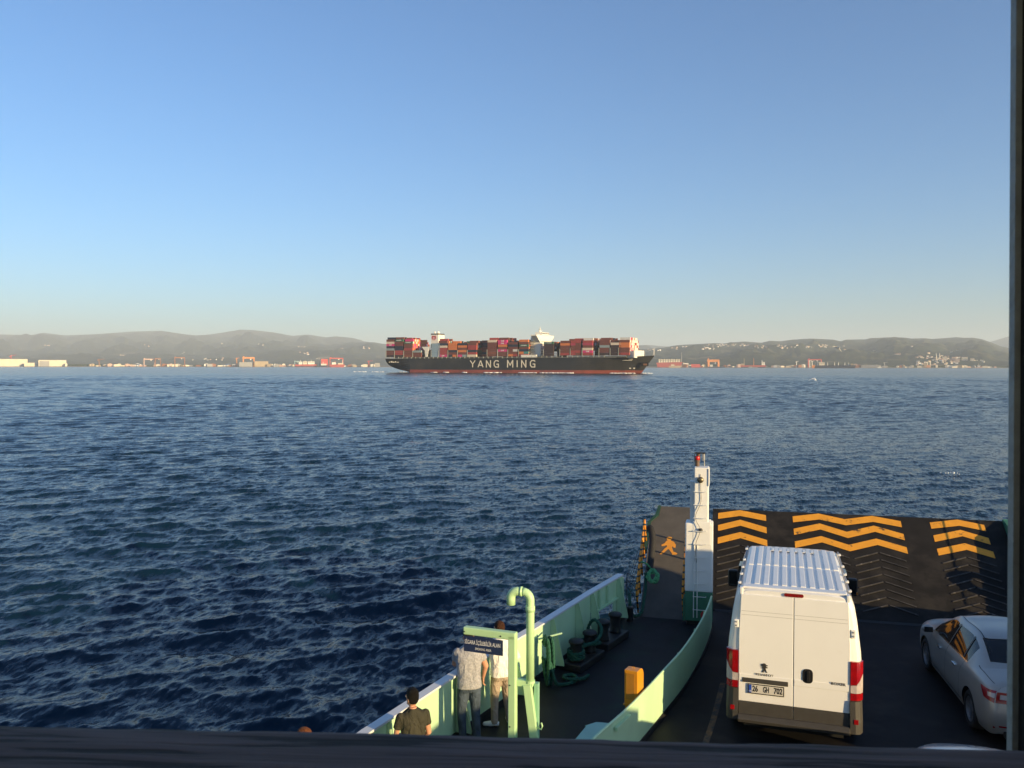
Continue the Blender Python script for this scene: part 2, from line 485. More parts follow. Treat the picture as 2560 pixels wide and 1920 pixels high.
# deck plan: the car lane and the foot passengers' lane beside it
MIDX = 3.25
def mirx(x): return 2*MIDX - x
bul_line = [(-6.1, -14.0), (-5.8, -4.0), (-5.33, 5.0), (-4.96, 8.6), (-4.69, 10.3), (-4.39, 11.7), (-4.17, 12.75), (-3.48, 15.3), (-2.84, 18.0), (-2.34, 19.86)]
deck = MB()
L = [(x - 0.05, y) for x, y in bul_line] + [(-2.3, 20.0)]
poly = L + [(mirx(x), y) for x, y in reversed(L)]
deck.prism([(x, y, 0) for x, y in poly], (0, 0, -0.25), (0, 0, 0))
d = deck.build('car_deck', deck_mat); tag(d, kind='structure')
# hull below the deck
hull_mat = M('ferry_hull_paint', (0.05, 0.16, 0.11), 0.45, var=0.15, vs=1)
hb_ = MB(); lo = [(MIDX + (x - MIDX)*0.97, y - (0.6 if y > 15 else 0)) for x, y in L]
top_loop = [(x, y, -0.252) for x, y in L] + [(mirx(x), y, -0.252) for x, y in reversed(L)]
low_loop = [(x, y, SEA - 1.2) for x, y in lo] + [(mirx(x), y, SEA - 1.2) for x, y in reversed(lo)]
n = len(top_loop)
hb_.add(top_loop + low_loop, [(i, (i+1) % n, n+(i+1) % n, n+i) for i in range(n)])
h = hb_.build('ferry_hull', hull_mat); tag(h, 'dark green ferry hull under the car deck', 'hull', kind='structure')

div_line = [(-2.6, 8.2), (-2.25, 9.6), (-1.75, 11.5), (-1.45, 12.5), (-1.22, 13.4), (-1.0, 14.35), (-0.72, 15.6), (-0.5, 17.0), (-0.36, 18.2), (-0.28, 19.3)]
def catmull(pts, m=6):
    out = []
    P = [Vector(p) for p in pts]
    for i in range(len(P)-1):
        p0, p1, p2, p3 = P[max(i-1, 0)], P[i], P[i+1], P[min(i+2, len(P)-1)]
        for k in range(m):
            t = k/m
            out.append(0.5*((2*p1) + (p2-p0)*t + (2*p0-5*p1+4*p2-p3)*t*t + (3*p1-p0-3*p2+p3)*t**3))
    out.append(P[-1])
    return out
# walkway sheet, 4 mm above the car deck
wl = catmull([(x, y, 0) for x, y in div_line])
bl = [(x + 0.02, y) for x, y in bul_line if y > 4]
ws = MB()
ws.prism([(p.x, p.y, 0) for p in wl] + [(-0.45, 19.95, 0), (-2.28, 19.95, 0)] + [(x, y, 0) for x, y in reversed(bl)] , (0, 0, 0.0005), (0, 0, 0.005))
o = ws.build('walkway_deck', walk_mat); tag(o, kind='structure')

# faded yellow lane line on the car deck
faded = M('faded_lane_paint', (0.16, 0.085, 0.03), 0.7, var=0.5, vs=8, dirt=(0.03, 0.028, 0.028), ds=5, dlo=0.42, dhi=0.58)
lm = MB(); lane = catmull([(-0.75, 11.0, 0.004), (-0.42, 12.6, 0.004), (-0.2, 14.2, 0.004), (-0.02, 16.2, 0.004)], 8)
lm.grid([[p + Vector((-0.05, 0, 0)) for p in lane], [p + Vector((0.05, 0, 0)) for p in lane]])
lo_ = lm.build('lane_line', faded); tag(lo_, kind='structure')

# --- outer bulwark: plate, cap rail, ribs, freeing-port opening
def offset_line(line, d):
    out = []
    for i, p in enumerate(line):
        a = Vector(line[max(i-1, 0)]); b = Vector(line[min(i+1, len(line)-1)])
        t = (b - a).normalized()
        out.append((p[0] + t.y*d, p[1] - t.x*d))
    return out
def sweep_wall(mb, line, z0, z1, th):
    """line: xy list; wall of thickness th outboard (to the left going forward)"""
    a = line; b = offset_line(line, -th)
    P = [[(x, y, z0) for x, y in a], [(x, y, z1) for x, y in a], [(x, y, z1) for x, y in b], [(x, y, z0) for x, y in b], [(x, y, z0) for x, y in a]]
    mb.grid(P)
    for i in (0, len(line)-1):
        mb.add([P[k][i] for k in range(4)], [(0, 1, 2, 3)])
def at_y(line, y):
    for (x0, y0), (x1, y1) in zip(line, line[1:]):
        if y0 <= y <= y1: return x0 + (x1-x0)*(y-y0)/(y1-y0)
    return line[-1][0]
def sub_line(line, ya, yb):
    return [(at_y(line, ya), ya)] + [p for p in line if ya < p[1] < yb] + [(at_y(line, yb), yb)]
def make_bulwark(mirror, label):
    root = empty('bulwark', (mirx(-4) if mirror else -4, 12, 0), label=label, cat='bulwark')
    mx = (lambda x: mirx(x)) if mirror else (lambda x: x)
    def part(mb, name, mat, bevel=0):
        mb.v = [(mx(p[0]), p[1], p[2]) for p in mb.v]
        o = mb.build(name, mat, bevel=bevel)
        o.parent = root; o.matrix_parent_inverse = Matrix.Translation(root.location).inverted()
        return o
    B = bul_line
    w = MB(); sweep_wall(w, sub_line(B, -10, 17.95), 0.13, 1.05, 0.02); part(w, 'plate', mint)
    # around the freeing port: upper strip, stile, end plate
    w = MB(); sweep_wall(w, sub_line(B, 17.955, 19.2), 0.62, 1.05, 0.02); part(w, 'plate', mint)
    w = MB(); sweep_wall(w, sub_line(B, 19.205, 19.62), 0.13, 1.05, 0.02); part(w, 'plate', mint)
    # the plate ends in a rounded quarter
    e0, e1 = Vector((at_y(B, 19.62), 19.625)), Vector((at_y(B, 19.86), 19.85))
    pl = [(e0.x, e0.y, 0.13), (e1.x, e1.y, 0.13)]
    for k in range(7):
        a = k/6*math.pi/2
        q = e0 + (e1 - e0)*math.cos(a)
        pl.append((q.x, q.y, 0.83 + 0.22*math.sin(a)))
    w = MB().prism(pl, (0, 0, 0), (-0.02, 0, 0)); part(w, 'plate', mint)
    # black waterway kerb at the foot
    w = MB(); sweep_wall(w, offset_line(sub_line(B, -10, 19.84), 0.02), 0.003, 0.128, 0.06); part(w, 'kerb', black_steel)
    # cap rail
    w = MB()
    ln = sub_line(B, -10, 19.70)
    a = offset_line(ln, 0.05); b = offset_line(ln, -0.10)
    P = [[(x, y, 1.052) for x, y in a], [(x, y, 1.085) for x, y in a], [(x, y, 1.085) for x, y in b], [(x, y, 1.052) for x, y in b], [(x, y, 1.052) for x, y in a]]
    w.grid(P)
    for i in (0, len(ln)-1): w.add([P[k][i] for k in range(4)], [(0, 1, 2, 3)])
    part(w, 'cap_rail', rail_white)
    # stiffening ribs, wide at the foot
    for y in (6.4, 7.8, 9.2, 10.75, 10.98, 11.35, 12.62, 14.35, 15.95, 17.15, 17.97, 19.4):
        x = at_y(B, y); wdt = 0.26 if y not in (10.75, 10.98) else 0.10
        r = MB().prism([(x + 0.004, y, 0.131), (x + wdt, y, 0.131), (x + wdt, y, 0.17), (x + 0.07, y, 1.048), (x + 0.004, y, 1.048)], (0, -0.008, 0), (0, 0.008, 0))
        part(r, 'rib', mint)
        # face flange on the rib
        if wdt > 0.2:
            f = MB().prism([(x + wdt + 0.001, y, 0.131), (x + wdt + 0.001, y, 0.17), (x + 0.071, y, 1.046), (x + 0.079, y, 1.046), (x + wdt + 0.010, y, 0.17), (x + wdt + 0.010, y, 0.131)], (0, -0.028, 0), (0, 0.028, 0))
            part(f, 'rib_flange', mint)
    # framing of the freeing port: sill beam and two dark slots above it
    w = MB(); sweep_wall(w, offset_line(sub_line(B, 18.0, 19.36), 0.075), 0.585, 0.618, 0.075); part(w, 'port_beam', mint)
    for y in (18.34, 18.78):
        x = at_y(B, y)
        r = MB().box((x + 0.035, y, 0.83), (0.05, 0.03, 0.40)); part(r, 'stiffener', mint)
    return root
bul = make_bulwark(False, 'mint green bulwark with pale cap rail beside the foot passengers’ walkway')
bul2 = make_bulwark(True, 'mint green bulwark on the far side of the car deck, hidden by the post')

# --- divider between walkway and car lane
def make_divider():
    root = empty('divider_wall', (-1.0, 14.35, 0), label='curving mint green divider wall between the walkway and the car lane', cat='wall')
    line = [(p.x, p.y) for p in wl]
    inv = Matrix.Translation(root.location).inverted()
    def part(mb, name, mat, **k):
        o = mb.build(name, mat, **k); o.parent = root; o.matrix_parent_inverse = inv; return o
    w = MB(); sweep_wall(w, line, 0.10, 0.80, 0.02); part(w, 'plate', mint)
    w = MB(); sweep_wall(w, offset_line(line, 0.012), 0.006, 0.098, 0.045); part(w, 'kerb', black_steel)
    lip = [(x, y, 0.805) for x, y in offset_line(line, -0.01)]
    part(MB().tube(lip, 0.022, 8), 'lip', mint, smooth=True)
    # short stiffeners on the walkway side and a lever stop on the car side
    for y in (11.0, 12.4, 13.9, 15.4, 16.9, 18.2):
        x = at_y(line, y) - 0.025
        part(MB().prism([(x, y, 0.1), (x - 0.16, y, 0.1), (x - 0.05, y, 0.78), (x, y, 0.78)], (0, -0.006, 0), (0, 0.006, 0)), 'rib', mint)
    y = 12.35; x = at_y(line, y)
    part(MB().box((x + 0.03, y, 0.70), (0.05, 0.55, 0.05), rot=-0.27), 'hinge_bar', mint)
    return root
make_divider()

# hatch plate leaning on the walkway side of the divider
hp = MB().prism([(-2.2, 12.06, 0.40), (-2.05, 12.62, 0.47), (-1.93, 12.76, 0.47), (-1.55, 12.78, 0.47), (-1.66, 12.16, 0.40)], (0, 0, -0.012), (0, 0, 0.012))
hroot = empty('hatch_plate', (-1.8, 12.4, 0), label='small pale mint hatch plate on hinges beside the divider wall', cat='hatch')
inv = Matrix.Translation(hroot.location).inverted()
o = hp.build('lid', M('hatch_pale_mint', (0.34, 0.58, 0.50), 0.4, var=0.08, vs=3)); o.parent = hroot; o.matrix_parent_inverse = inv
for p in ((-2.22, 12.1), (-2.02, 12.68)):
    o = MB().box((p[0], p[1], 0.44), (0.14, 0.04, 0.03), rot=0.5).build('hinge', mint_dark); o.parent = hroot; o.matrix_parent_inverse = inv
o = MB().box((-1.78, 12.42, 0.19), (0.44, 0.44, 0.37)).build('stand', mint_dark); o.parent = hroot; o.matrix_parent_inverse = inv

# --- bollards (two pairs on base plates)
def bollard_pair(c, ang, label):
    root = empty('bollard', (c[0], c[1], 0.006), ang, label, 'bollard', 'mooring bollards on the walkway')
    MB().box((0, 0, 0.075), (0.46, 1.12, 0.15)).build('base', black_steel, root, bevel=0.02)
    for s in (-1, 1):
        MB().lathe([(0.14, 0.151), (0.13, 0.19), (0.118, 0.26), (0.118, 0.46), (0.128, 0.49), (0.152, 0.51), (0.152, 0.545), (0.125, 0.57), (0.04, 0.58)], (0, s*0.31, 0), 18).build('post', black_steel, root, smooth=True)
    return root
bol_a = bollard_pair((-2.78, 16.55), R(-17), 'black twin bollard wrapped with green rope on the walkway')
bol_b = bollard_pair((-2.44, 17.95), R(-17), 'black twin bollard without rope nearest the boarding ramp')

# green ropes
def strands(path, r, name, mat, parent=None, twist=26):
    """three-strand laid rope"""
    P = catmull(path, 6); root = parent
    mb = MB(); acc = 0
    for s in range(3):
        pts = []; acc = 0
        for i, p in enumerate(P):
            d = (P[min(i+1, len(P)-1)] - P[max(i-1, 0)]).normalized()
            if i: acc += (P[i] - P[i-1]).length
            u = d.orthogonal().normalized(); w = d.cross(u)
            a = acc*twist + s*2.094
            pts.append(p + (u*math.cos(a) + w*math.sin(a))*r*0.55)
        mb.tube(pts, r*0.62, 6)
    return mb.build(name, mat, parent, smooth=True, fix=False)
def loc_b(root, x, y, z):
    return root.matrix_basis @ Vector((x, y, z)) if False else Matrix.Translation(root.location) @ Matrix.Rotation(root.rotation_euler.z, 4, 'Z') @ Vector((x, y, z))
pth = []
for k in range(58):
    t = k/57
    a = 2*math.pi*(t*3.5) + 1.2
    c = (0, -0.31) if (k // 16) % 2 == 0 else (0, -0.31)
    pth.append(loc_b(bol_a, 0.150*math.cos(a), -0.31 + 0.150*math.sin(a), 0.19 + 0.17*t + 0.006*math.sin(9*a)))
for (x, y, z) in ((0.12, -0.02, 0.40), (0.18, 0.28, 0.34), (0.14, 0.48, 0.32), (-0.12, 0.50, 0.33), (-0.19, 0.3, 0.35), (-0.05, 0.06, 0.36), (0.19, 0.10, 0.42), (0.22, 0.34, 0.5), (0.16, 0.52, 0.62), (-0.02, 0.62, 0.72), (-0.18, 0.68, 0.60), (-0.27, 0.66, 0.3)):
    pth.append(loc_b(bol_a, x, y, z))
o = strands(pth, 0.032, 'mooring_rope', rope_mat); tag(o, 'green mooring rope wound around the twin bollard', 'rope')
# rope hung over the peg on the bulwark, its end heaped on deck
root = empty('hanging_rope', (-3.2, 15.15, 0), label='bundle of green rope hung on the bulwark peg behind the bent pipe', cat='rope')
inv = Matrix.Translation(root.location).inverted()
for k, (dx, dy, zb) in enumerate(((0, 0, 0.12), (0.05, 0.06, 0.05), (-0.04, 0.1, 0.18), (0.09, 0.02, 0.22), (0.03, -0.07, 0.09))):
    x0, y0 = -3.28 + dx, 15.16 + dy
    o = strands([(x0 - 0.02, y0 + 0.05, 0.78), (x0 + 0.03, y0, 0.93), (x0 + 0.07, y0 - 0.02, 0.80), (x0 + 0.09, y0 - 0.04, 0.5), (x0 + 0.06, y0 - 0.02, zb), (x0 + 0.01, y0 + 0.05, zb + 0.05), (x0 - 0.03, y0 + 0.08, 0.5)], 0.030, 'loop', rope_mat)
    o.parent = root; o.matrix_parent_inverse = inv
pile = [(-3.16, 15.1, 0.5), (-3.05, 15.08, 0.14), (-2.95, 15.22, 0.05), (-2.80, 15.35, 0.05), (-2.72, 15.55, 0.06), (-2.85, 15.72, 0.06), (-2.98, 15.6, 0.07), (-2.92, 15.42, 0.09), (-2.74, 15.4, 0.10), (-2.6, 15.6, 0.06), (-2.55, 15.82, 0.05)]
o = strands(pile, 0.032, 'tail', rope_mat); o.parent = root; o.matrix_parent_inverse = inv
o = MB().tube([(-3.42, 15.25, 0.86), (-2.98, 15.35, 0.98)], 0.018, 8).build('peg', mint); o.parent = root; o.matrix_parent_inverse = inv

# --- sign post with the smoking area board
root = empty('sign_post', (-2.97, 11.5, 0.252), R(-6.5), label='mint green post and arm carrying the navy smoking area board', cat='sign')
root.scale = (0.9583,)*3
pm = M('post_mint_paint', (0.44, 0.66, 0.36), 0.4, var=0.06, vs=2, dirt=(0.30, 0.38, 0.22), ds=5, dlo=0.64, dhi=0.8)
MB().box((0.015, 0, 0.87), (0.115, 0.115, 2.26)).build('post', pm, root, bevel=0.012)
MB().box((-0.355, 0, 1.985), (0.86, 0.115, 0.115)).build('arm', pm, root, bevel=0.018)
navy = M('sign_navy', (0.012, 0.022, 0.075), 0.35, var=0.08, vs=4)
b = MB().box((-0.44, -0.066, 1.80), (0.64, 0.012, 0.235)).build('board', navy, root)
letter_white = M('sign_lettering_white', (0.62, 0.62, 0.64), 0.5)
for s, sz, zz, bd, xx in (('SİGARA İÇİLEBİLİR ALAN', 0.086, 1.828, 0.0007, -0.452), ('SMOKING AREA', 0.052, 1.738, 0.0, -0.44)):
    me = text_mesh(s, sz, bd, 0.0006)
    w = max(v.co.x for v in me.vertices) - min(v.co.x for v in me.vertices)
    k = (0.585 if sz > 0.07 else 0.265)/w
    o = link('lettering', me, letter_white, b)
    o.rotation_euler = (R(90), 0, 0); o.location = (xx, -0.0735, zz); o.scale = (k, 1, 1)
for x in (-0.76, -0.16):
    MB().lathe([(0.012, -0.064), (0.012, -0.057)], (x, 0, 1.975), 10, 'Y').build('bolt', black_steel, root)
for z in (1.25, 0.62):
    MB().lathe([(0.011, -0.064), (0.011, -0.057)], (-0.01, 0, z), 10, 'Y').build('bolt', black_steel, root)
# --- bent vent pipe on its stand
root = empty('vent_pipe', (-2.70, 11.55, 0.252), label='tall mint green vent pipe bent over at the top', cat='pipe')
root.scale = (0.9583,)*3
def arc(c, r, a0, a1, n, plane):
    out = []
    for k in range(n+1):
        a = a0 + (a1-a0)*k/n
        out.append(Vector(c) + r*(plane[0]*math.cos(a) + plane[1]*math.sin(a)))
    return out
ux, uz = Vector((1, 0, 0)), Vector((0, 0, 1))
vert = [Vector((-0.01, 0, 1.30)), Vector((-0.01, 0, 2.42))]
path = vert + arc((-0.13, 0, 2.53), 0.12, 0, math.pi/2, 6, (ux, uz))
MB().tube(path, 0.062, 18).build('pipe', pm, root, smooth=True)
path = arc((-0.21, 0, 2.55), 0.10, math.pi/2, math.pi, 6, (ux, uz)) + [Vector((-0.31, 0, 2.44))]
MB().tube([Vector((-0.13, 0, 2.65))] + path, 0.066, 18).build('elbow', pm, root, smooth=True)
MB().tube([Vector((-0.135, 0, 2.651)), Vector((-0.165, 0, 2.651))], 0.074, 18).build('collar', pm, root, smooth=True)
MB().tube([Vector((-0.01, 0, 2.36)), Vector((-0.01, 0, 2.44))], 0.072, 18).build('collar', pm, root, smooth=True)
# square bracket back to the sign post and the two-legged stand
MB().box((-0.09, 0.0, 1.27), (0.26, 0.11, 0.09)).build('bracket', pm, root, bevel=0.01)
MB().lathe([(0.075, 1.28), (0.075, 1.32)], (-0.01, 0, 0), 14).build('flange', pm, root)
legp = Matrix.Rotation(R(7.5), 3, 'Y')
MB().box((0.052, -0.02, 0.50), (0.12, 0.10, 1.53), rot=Matrix.Rotation(R(-7.5), 3, 'Y')).build('leg', pm, root, bevel=0.008)
MB().box((0.075, 0.07, 0.50), (0.07, 0.10, 1.52)).build('leg', mint_dark, root, bevel=0.008)
MB().tube([(0.10, -0.03, 0.62), (0.17, -0.03, 0.60), (0.185, -0.03, 0.65), (0.17, -0.03, 0.70)], 0.013, 8).build('hook', pm, root, smooth=True)
MB().tube([(0.16, -0.03, 0.34), (0.23, -0.03, 0.32), (0.24, -0.03, 0.38)], 0.013, 8).build('hook', pm, root, smooth=True)

# --- orange equipment locker
root = empty('orange_locker', (-1.41, 13.38, 0.005), R(-14), label='narrow orange equipment locker with rounded lid behind the divider wall', cat='locker')
def locker_prof(z0, z1, d, rr, x0, x1):
    """profile in YZ with a rounded front-top, extruded in X"""
    pr = [(-d/2, z0), (d/2, z0), (d/2, z1 - rr)]
    for k in range(1, 7):
        a = k/6*math.pi/2
        pr.append((d/2 - rr + rr*math.cos(a), z1 - rr + rr*math.sin(a)))
    pr.append((-d/2, z1))
    return MB().prism([(0, y, z) for y, z in pr], (x0, 0, 0), (x1, 0, 0))
locker_prof(0.61, 1.16, 0.30, 0.14, -0.11, 0.11).build('lid', orange_box, root, bevel=0.008)
MB().box((0, 0, 0.30), (0.20, 0.28, 0.59)).build('body', orange_box, root, bevel=0.006)
MB().box((0, 0, 0.60), (0.25, 0.33, 0.022)).build('rim', orange_box, root)
MB().tube([(-0.02, -0.04, 1.165), (-0.02, -0.04, 1.185), (0.02, -0.04, 1.185), (0.02, -0.04, 1.165)], 0.006, 6).build('handle', orange_box, root)
MB().box((-0.01, -0.152, 0.9), (0.14, 0.006, 0.42)).build('door_panel', M('locker_door', (0.42, 0.18, 0.02), 0.35, var=0.15, vs=5), root)

# --- mast with ladder, cable and lamp head
root = empty('mast', (-0.58, 19.85, 0), label='white and green steel mast with ladder rungs and a signal lamp head', cat='mast')
def mbox(x0, x1, y0, y1, z0, z1, name, mat, bevel=0.01):
    return MB().box(((x0+x1)/2 + 0.58, (y0+y1)/2 - 19.85, (z0+z1)/2), (x1-x0, y1-y0, z1-z0)).build(name, mat, root, bevel=bevel)
mbox(-0.90, -0.27, 19.60, 20.1, 0.80, 2.40, 'lower_column', white_paint, 0.03)
mbox(-0.90, -0.27, 19.60, 20.1, 0.12, 0.798, 'lower_column', deck_green, 0.01)
mbox(-0.86, -0.32, 19.66, 20.05, 0.005, 0.118, 'foot', black_steel)
mbox(-0.945, -0.905, 19.62, 20.0, 0.10, 0.62, 'side_plate', deck_green, 0.005)
mbox(-0.70, -0.375, 19.60, 20.00, 2.402, 3.70, 'upper_column', white_paint, 0.02)
mbox(-0.73, -0.32, 19.595, 19.99, 1.9, 2.44, 'collar_box', white_paint, 0.015)
mbox(-0.80, -0.705, 19.78, 20.0, 2.402, 3.35, 'side_post', white_paint, 0.01)
mbox(-0.385, -0.36, 19.58, 19.98, 3.28, 3.68, 'edge_plate', white_paint, 0.005)
for k in range(10):
    z = 0.40 + k*0.305
    x0, x1 = (-0.71, -0.42)
    MB().tube([(x0+0.58, -0.25, z), (x0+0.58, -0.31, z), (x1+0.58, -0.31, z), (x1+0.58, -0.25, z)], 0.0075, 6).build('ladder_rung', white_paint, root)
cable = catmull([(-0.64, 19.585, 3.55), (-0.63, 19.58, 3.2), (-0.62, 19.58, 2.95), (-0.66, 19.57, 2.8), (-0.74, 19.57, 2.6), (-0.72, 19.57, 2.45), (-0.64, 19.56, 2.3), (-0.66, 19.57, 2.15), (-0.74, 19.57, 1.9), (-0.72, 19.575, 1.5)], 5)
MB().tube([(p.x+0.66, p.y-19.85-(0.012 if p.z < 2.5 else 0), p.z) for p in cable], 0.007, 6).build('cable', M('grey_cable', (0.25, 0.24, 0.22), 0.6), root, smooth=True)
for x in (-0.70, -0.62):
    MB().tube([(x+0.58, -0.262, 0.2), (x+0.58, -0.262, 1.9)], 0.011, 6).build('conduit', white_paint, root)
lampm = M('lamp_bronze', (0.16, 0.13, 0.08), 0.35, metal=0.7)
lo2 = MB().lathe([(0.06, -0.33), (0.075, -0.29), (0.05, -0.25)], (0.02, 0, 3.42), 14, 'Y').build('floodlight', lampm, root, smooth=True)
MB().lathe([(0.04, -0.31), (0.05, -0.27), (0.03, -0.25)], (0.03, 0, 2.25), 12, 'Y').build('socket', black_steel, root, smooth=True)
# lamp head on top
red_lens = M('red_lens', (0.55, 0.02, 0.02), 0.25, spec=0.6)
hd = MB().lathe([(0.05, 3.707), (0.05, 3.809), (0.065, 3.816), (0.065, 3.850)], (-0.06, 0, 0), 12).build('lamp_base', M('lamp_brown', (0.12, 0.075, 0.05), 0.5), root)
MB().lathe([(0.055, 3.851), (0.06, 3.877), (0.06, 3.918), (0.05, 3.938)], (-0.06, 0, 0), 12).build('red_lamp', red_lens, root, smooth=True)
MB().lathe([(0.045, 3.940), (0.05, 3.986), (0.03, 4.006)], (-0.04, 0, 0), 10).build('lamp_cap', M('lamp_brown_cap', (0.12, 0.07, 0.05), 0.5), root)
MB().box((0.08, 0.02, 3.918), (0.06, 0.14, 0.16)).build('loudspeaker', galv, root, bevel=0.01)
MB().box((0.0, 0.02, 4.016), (0.24, 0.18, 0.025)).build('lamp_hood', black_steel, root)
for x in (-0.14, 0.10):
    MB().tube([(x, 0.05, 3.700), (x*0.9, 0.05, 4.006)], 0.010, 6).build('bracket', galv, root)
# red fire hose reel handle at the foot
MB().lathe([(0.10, -0.27), (0.10, -0.24)], (0.14, -0.02, 0.28), 14, 'Y').build('red_wheel', M('red_valve', (0.45, 0.03, 0.035), 0.45), root)
# --- bow ramp for cars, raised, with painted chevrons and grip bars
RY0 = 21.0
root = empty('car_ramp', (0, RY0, 0), label='raised dark car ramp with orange chevrons at the bow', cat='ramp')
root.rotation_euler = (R(34), 0, 0)
RL = 3.62; RX0, RX1 = -0.34, 6.98
MB().box(((RX0+RX1)/2, RL/2, -0.06), (RX1-RX0, RL, 0.118)).build('plate', ramp_mat, root)
for x in (RX1 + 0.16,):
    MB().prism([(x, -0.1, -0.1), (x, RL+0.02, -0.1), (x, RL+0.02, 0.05), (x, RL*0.75, 0.38), (x, -0.1, 0.5)], (-0.15, 0, 0), (0.15, 0, 0)).build('side_plate', deck_green, root)
MB().tube([(RX0 + 0.1, 0.0, -0.06), (RX1 - 0.1, 0.0, -0.06)], 0.075, 12).build('hinge_pin', black_steel, root)
# the deck between the hinge and the flat deck end
a_ = MB().box((MIDX, 20.45, -0.065), (8.6, 1.0, 0.118)).build('deck_sill', deck_mat); tag(a_, kind='structure')
# flat gangway piece joining deck and walkway
def chev(pts, w):
    """pts: centreline in ramp plane (x, y along ramp)"""
    up = [(x, y + w/2, 0.005) for x, y in pts]; lo = [(x, y - w/2, 0.005) for x, y in pts]
    return MB().prism(up + lo[::-1], (0, 0, -0.003), (0, 0, 0.003))
CH = []
for ctrs, ends in (((0.40,), (-0.19, 1.09)), ((2.47, 3.83), (1.79, 4.52)), ((5.92,), (5.23, 6.52))):
    for row in range(3):
        y = 3.33 - 0.475*row
        pts = [(ends[0], y), (ctrs[0], y + 0.25)]
        if len(ctrs) == 2: pts += [(3.13, y - 0.02), (ctrs[1], y + 0.26)]
        pts += [(ends[1], y)]
        if row == 0: pts = [(x, min(q, 3.485)) for x, q in pts]
        CH.append((pts, 0.225))
for pts, w in CH:
    chev(pts, w).build('chevron', orange, root)
for seg in [((c_ - 0.60, 2.0 - 0.245*k), (c_ - 0.02, 2.245 - 0.245*k)) for c_ in (0.40, 2.47, 3.82, 5.87) for k in range(8)] + [((c_ + 0.03, 2.245 - 0.245*k), (c_ + 0.62, 2.0 - 0.245*k)) for c_ in (0.40, 2.47, 3.82, 5.87) for k in range(8)]:
    (x0, y0), (x1, y1) = seg
    v = Vector((x1-x0, y1-y0, 0)); 
    MB().box(((x0+x1)/2, (y0+y1)/2, 0.011), (v.length, 0.028, 0.02), rot=math.atan2(v.y, v.x)).build('grip_bar', worn_edge, root)
# tyre fender hung at the side of the ramp
tyre = MB()
prof = [(0.20, -0.10), (0.30, -0.11), (0.36, -0.08), (0.37, 0.0), (0.36, 0.08), (0.30, 0.11), (0.20, 0.10), (0.20, -0.10)]
vs = []; n = 28
P = [[(h, r*math.cos(2*math.pi*k/n), r*math.sin(2*math.pi*k/n)) for k in range(n)] for r, h in prof]
tyre.grid(P, wrap=True)
o = tyre.build('tyre_fender', rubber, smooth=True); o.location = (6.86, 21.75, 0.92); tag(o, 'black tyre fender hanging at the edge of the car ramp', 'tyre')

# --- foot passengers' ramp
WY0 = 20.02
root = empty('walkway_ramp', (0, WY0, 0), label='narrow raised boarding ramp with a painted orange walking figure', cat='ramp')
root.rotation_euler = (R(34), 0, 0)
WL = 3.86
MB().prism([(-1.99, 0, 0), (-0.90, 0, 0), (-0.90, WL, 0), (-1.72, WL, 0), (-1.76, WL-0.38, 0), (-1.95, WL-0.62, 0)], (0, 0, -0.10), (0, 0, 0)).build('plate', walk_ramp_mat, root)
MB().prism([(-1.995, 2.2, 0), (-1.955, WL-0.64, 0), (-1.77, WL-0.38, 0), (-1.725, WL, 0), (-1.80, WL, 0), (-1.86, WL-0.36, 0), (-2.05, WL-0.66, 0), (-2.06, 2.2, 0)], (0, 0, -0.12), (0, 0, 0.03)).build('edge_plate', M('edge_dark_green', (0.018, 0.055, 0.036), 0.55, var=0.2, vs=5), root)
MB().tube([(-1.95, 0.0, -0.05), (-0.94, 0.0, -0.05)], 0.05, 10).build('hinge_pin', black_steel, root)
fig = [(-0.30, 0.0), (-0.22, 0.02), (-0.17, 0.05), (0.02, 0.33), (0.08, 0.36), (0.20, 0.16), (0.26, 0.02), (0.42, 0.04), (0.48, 0.10), (0.40, 0.17), (0.30, 0.20), (0.22, 0.46), (0.24, 0.56), (0.30, 0.46), (0.38, 0.48), (0.38, 0.66), (0.28, 0.84), (0.16, 0.90), (0.14, 0.96), (0.20, 1.04), (0.17, 1.13), (0.06, 1.15), (-0.05, 1.10), (-0.05, 0.99), (0.0, 0.93), (-0.06, 0.86), (-0.12, 0.72), (-0.26, 0.60), (-0.24, 0.52), (-0.14, 0.55), (-0.02, 0.60), (0.0, 0.50), (-0.10, 0.38)]
MB().prism([(-1.47 + x*0.58, 2.06 + y*0.56, 0) for x, y in fig], (0, 0, 0.001), (0, 0, 0.005)).build('walking_figure', M('figure_orange_paint', (0.62, 0.26, 0.03), 0.6, var=0.1, vs=6), root)
# striped hand rails
stripe = bpy.data.materials.new('black_orange_stripes'); stripe.use_nodes = True
nt = stripe.node_tree; nd = nt.nodes; lk = nt.links
tc = nd.new('ShaderNodeTexCoord'); sx = nd.new('ShaderNodeSeparateXYZ'); lk.new(tc.outputs['Object'], sx.inputs[0])
ad = nd.new('ShaderNodeMath'); ad.operation = 'ADD'; lk.new(sx.outputs['Y'], ad.inputs[0]); lk.new(sx.outputs['Z'], ad.inputs[1])
mu = nd.new('ShaderNodeMath'); mu.operation = 'MULTIPLY'; mu.inputs[1].default_value = 1/0.22; lk.new(ad.outputs[0], mu.inputs[0])
fr = nd.new('ShaderNodeMath'); fr.operation = 'FRACT'; lk.new(mu.outputs[0], fr.inputs[0])
gt = nd.new('ShaderNodeMath'); gt.operation = 'GREATER_THAN'; gt.inputs[1].default_value = 0.30; lk.new(fr.outputs[0], gt.inputs[0])
mx = nd.new('ShaderNodeMix'); mx.data_type = 'RGBA'; lk.new(gt.outputs[0], mx.inputs['Factor'])
mx.inputs[6].default_value = (0.02, 0.018, 0.016, 1); mx.inputs[7].default_value = (0.70, 0.27, 0.02, 1)
lk.new(mx.outputs[2], nd['Principled BSDF'].inputs['Base Color']); nd['Principled BSDF'].inputs['Roughness'].default_value = 0.5
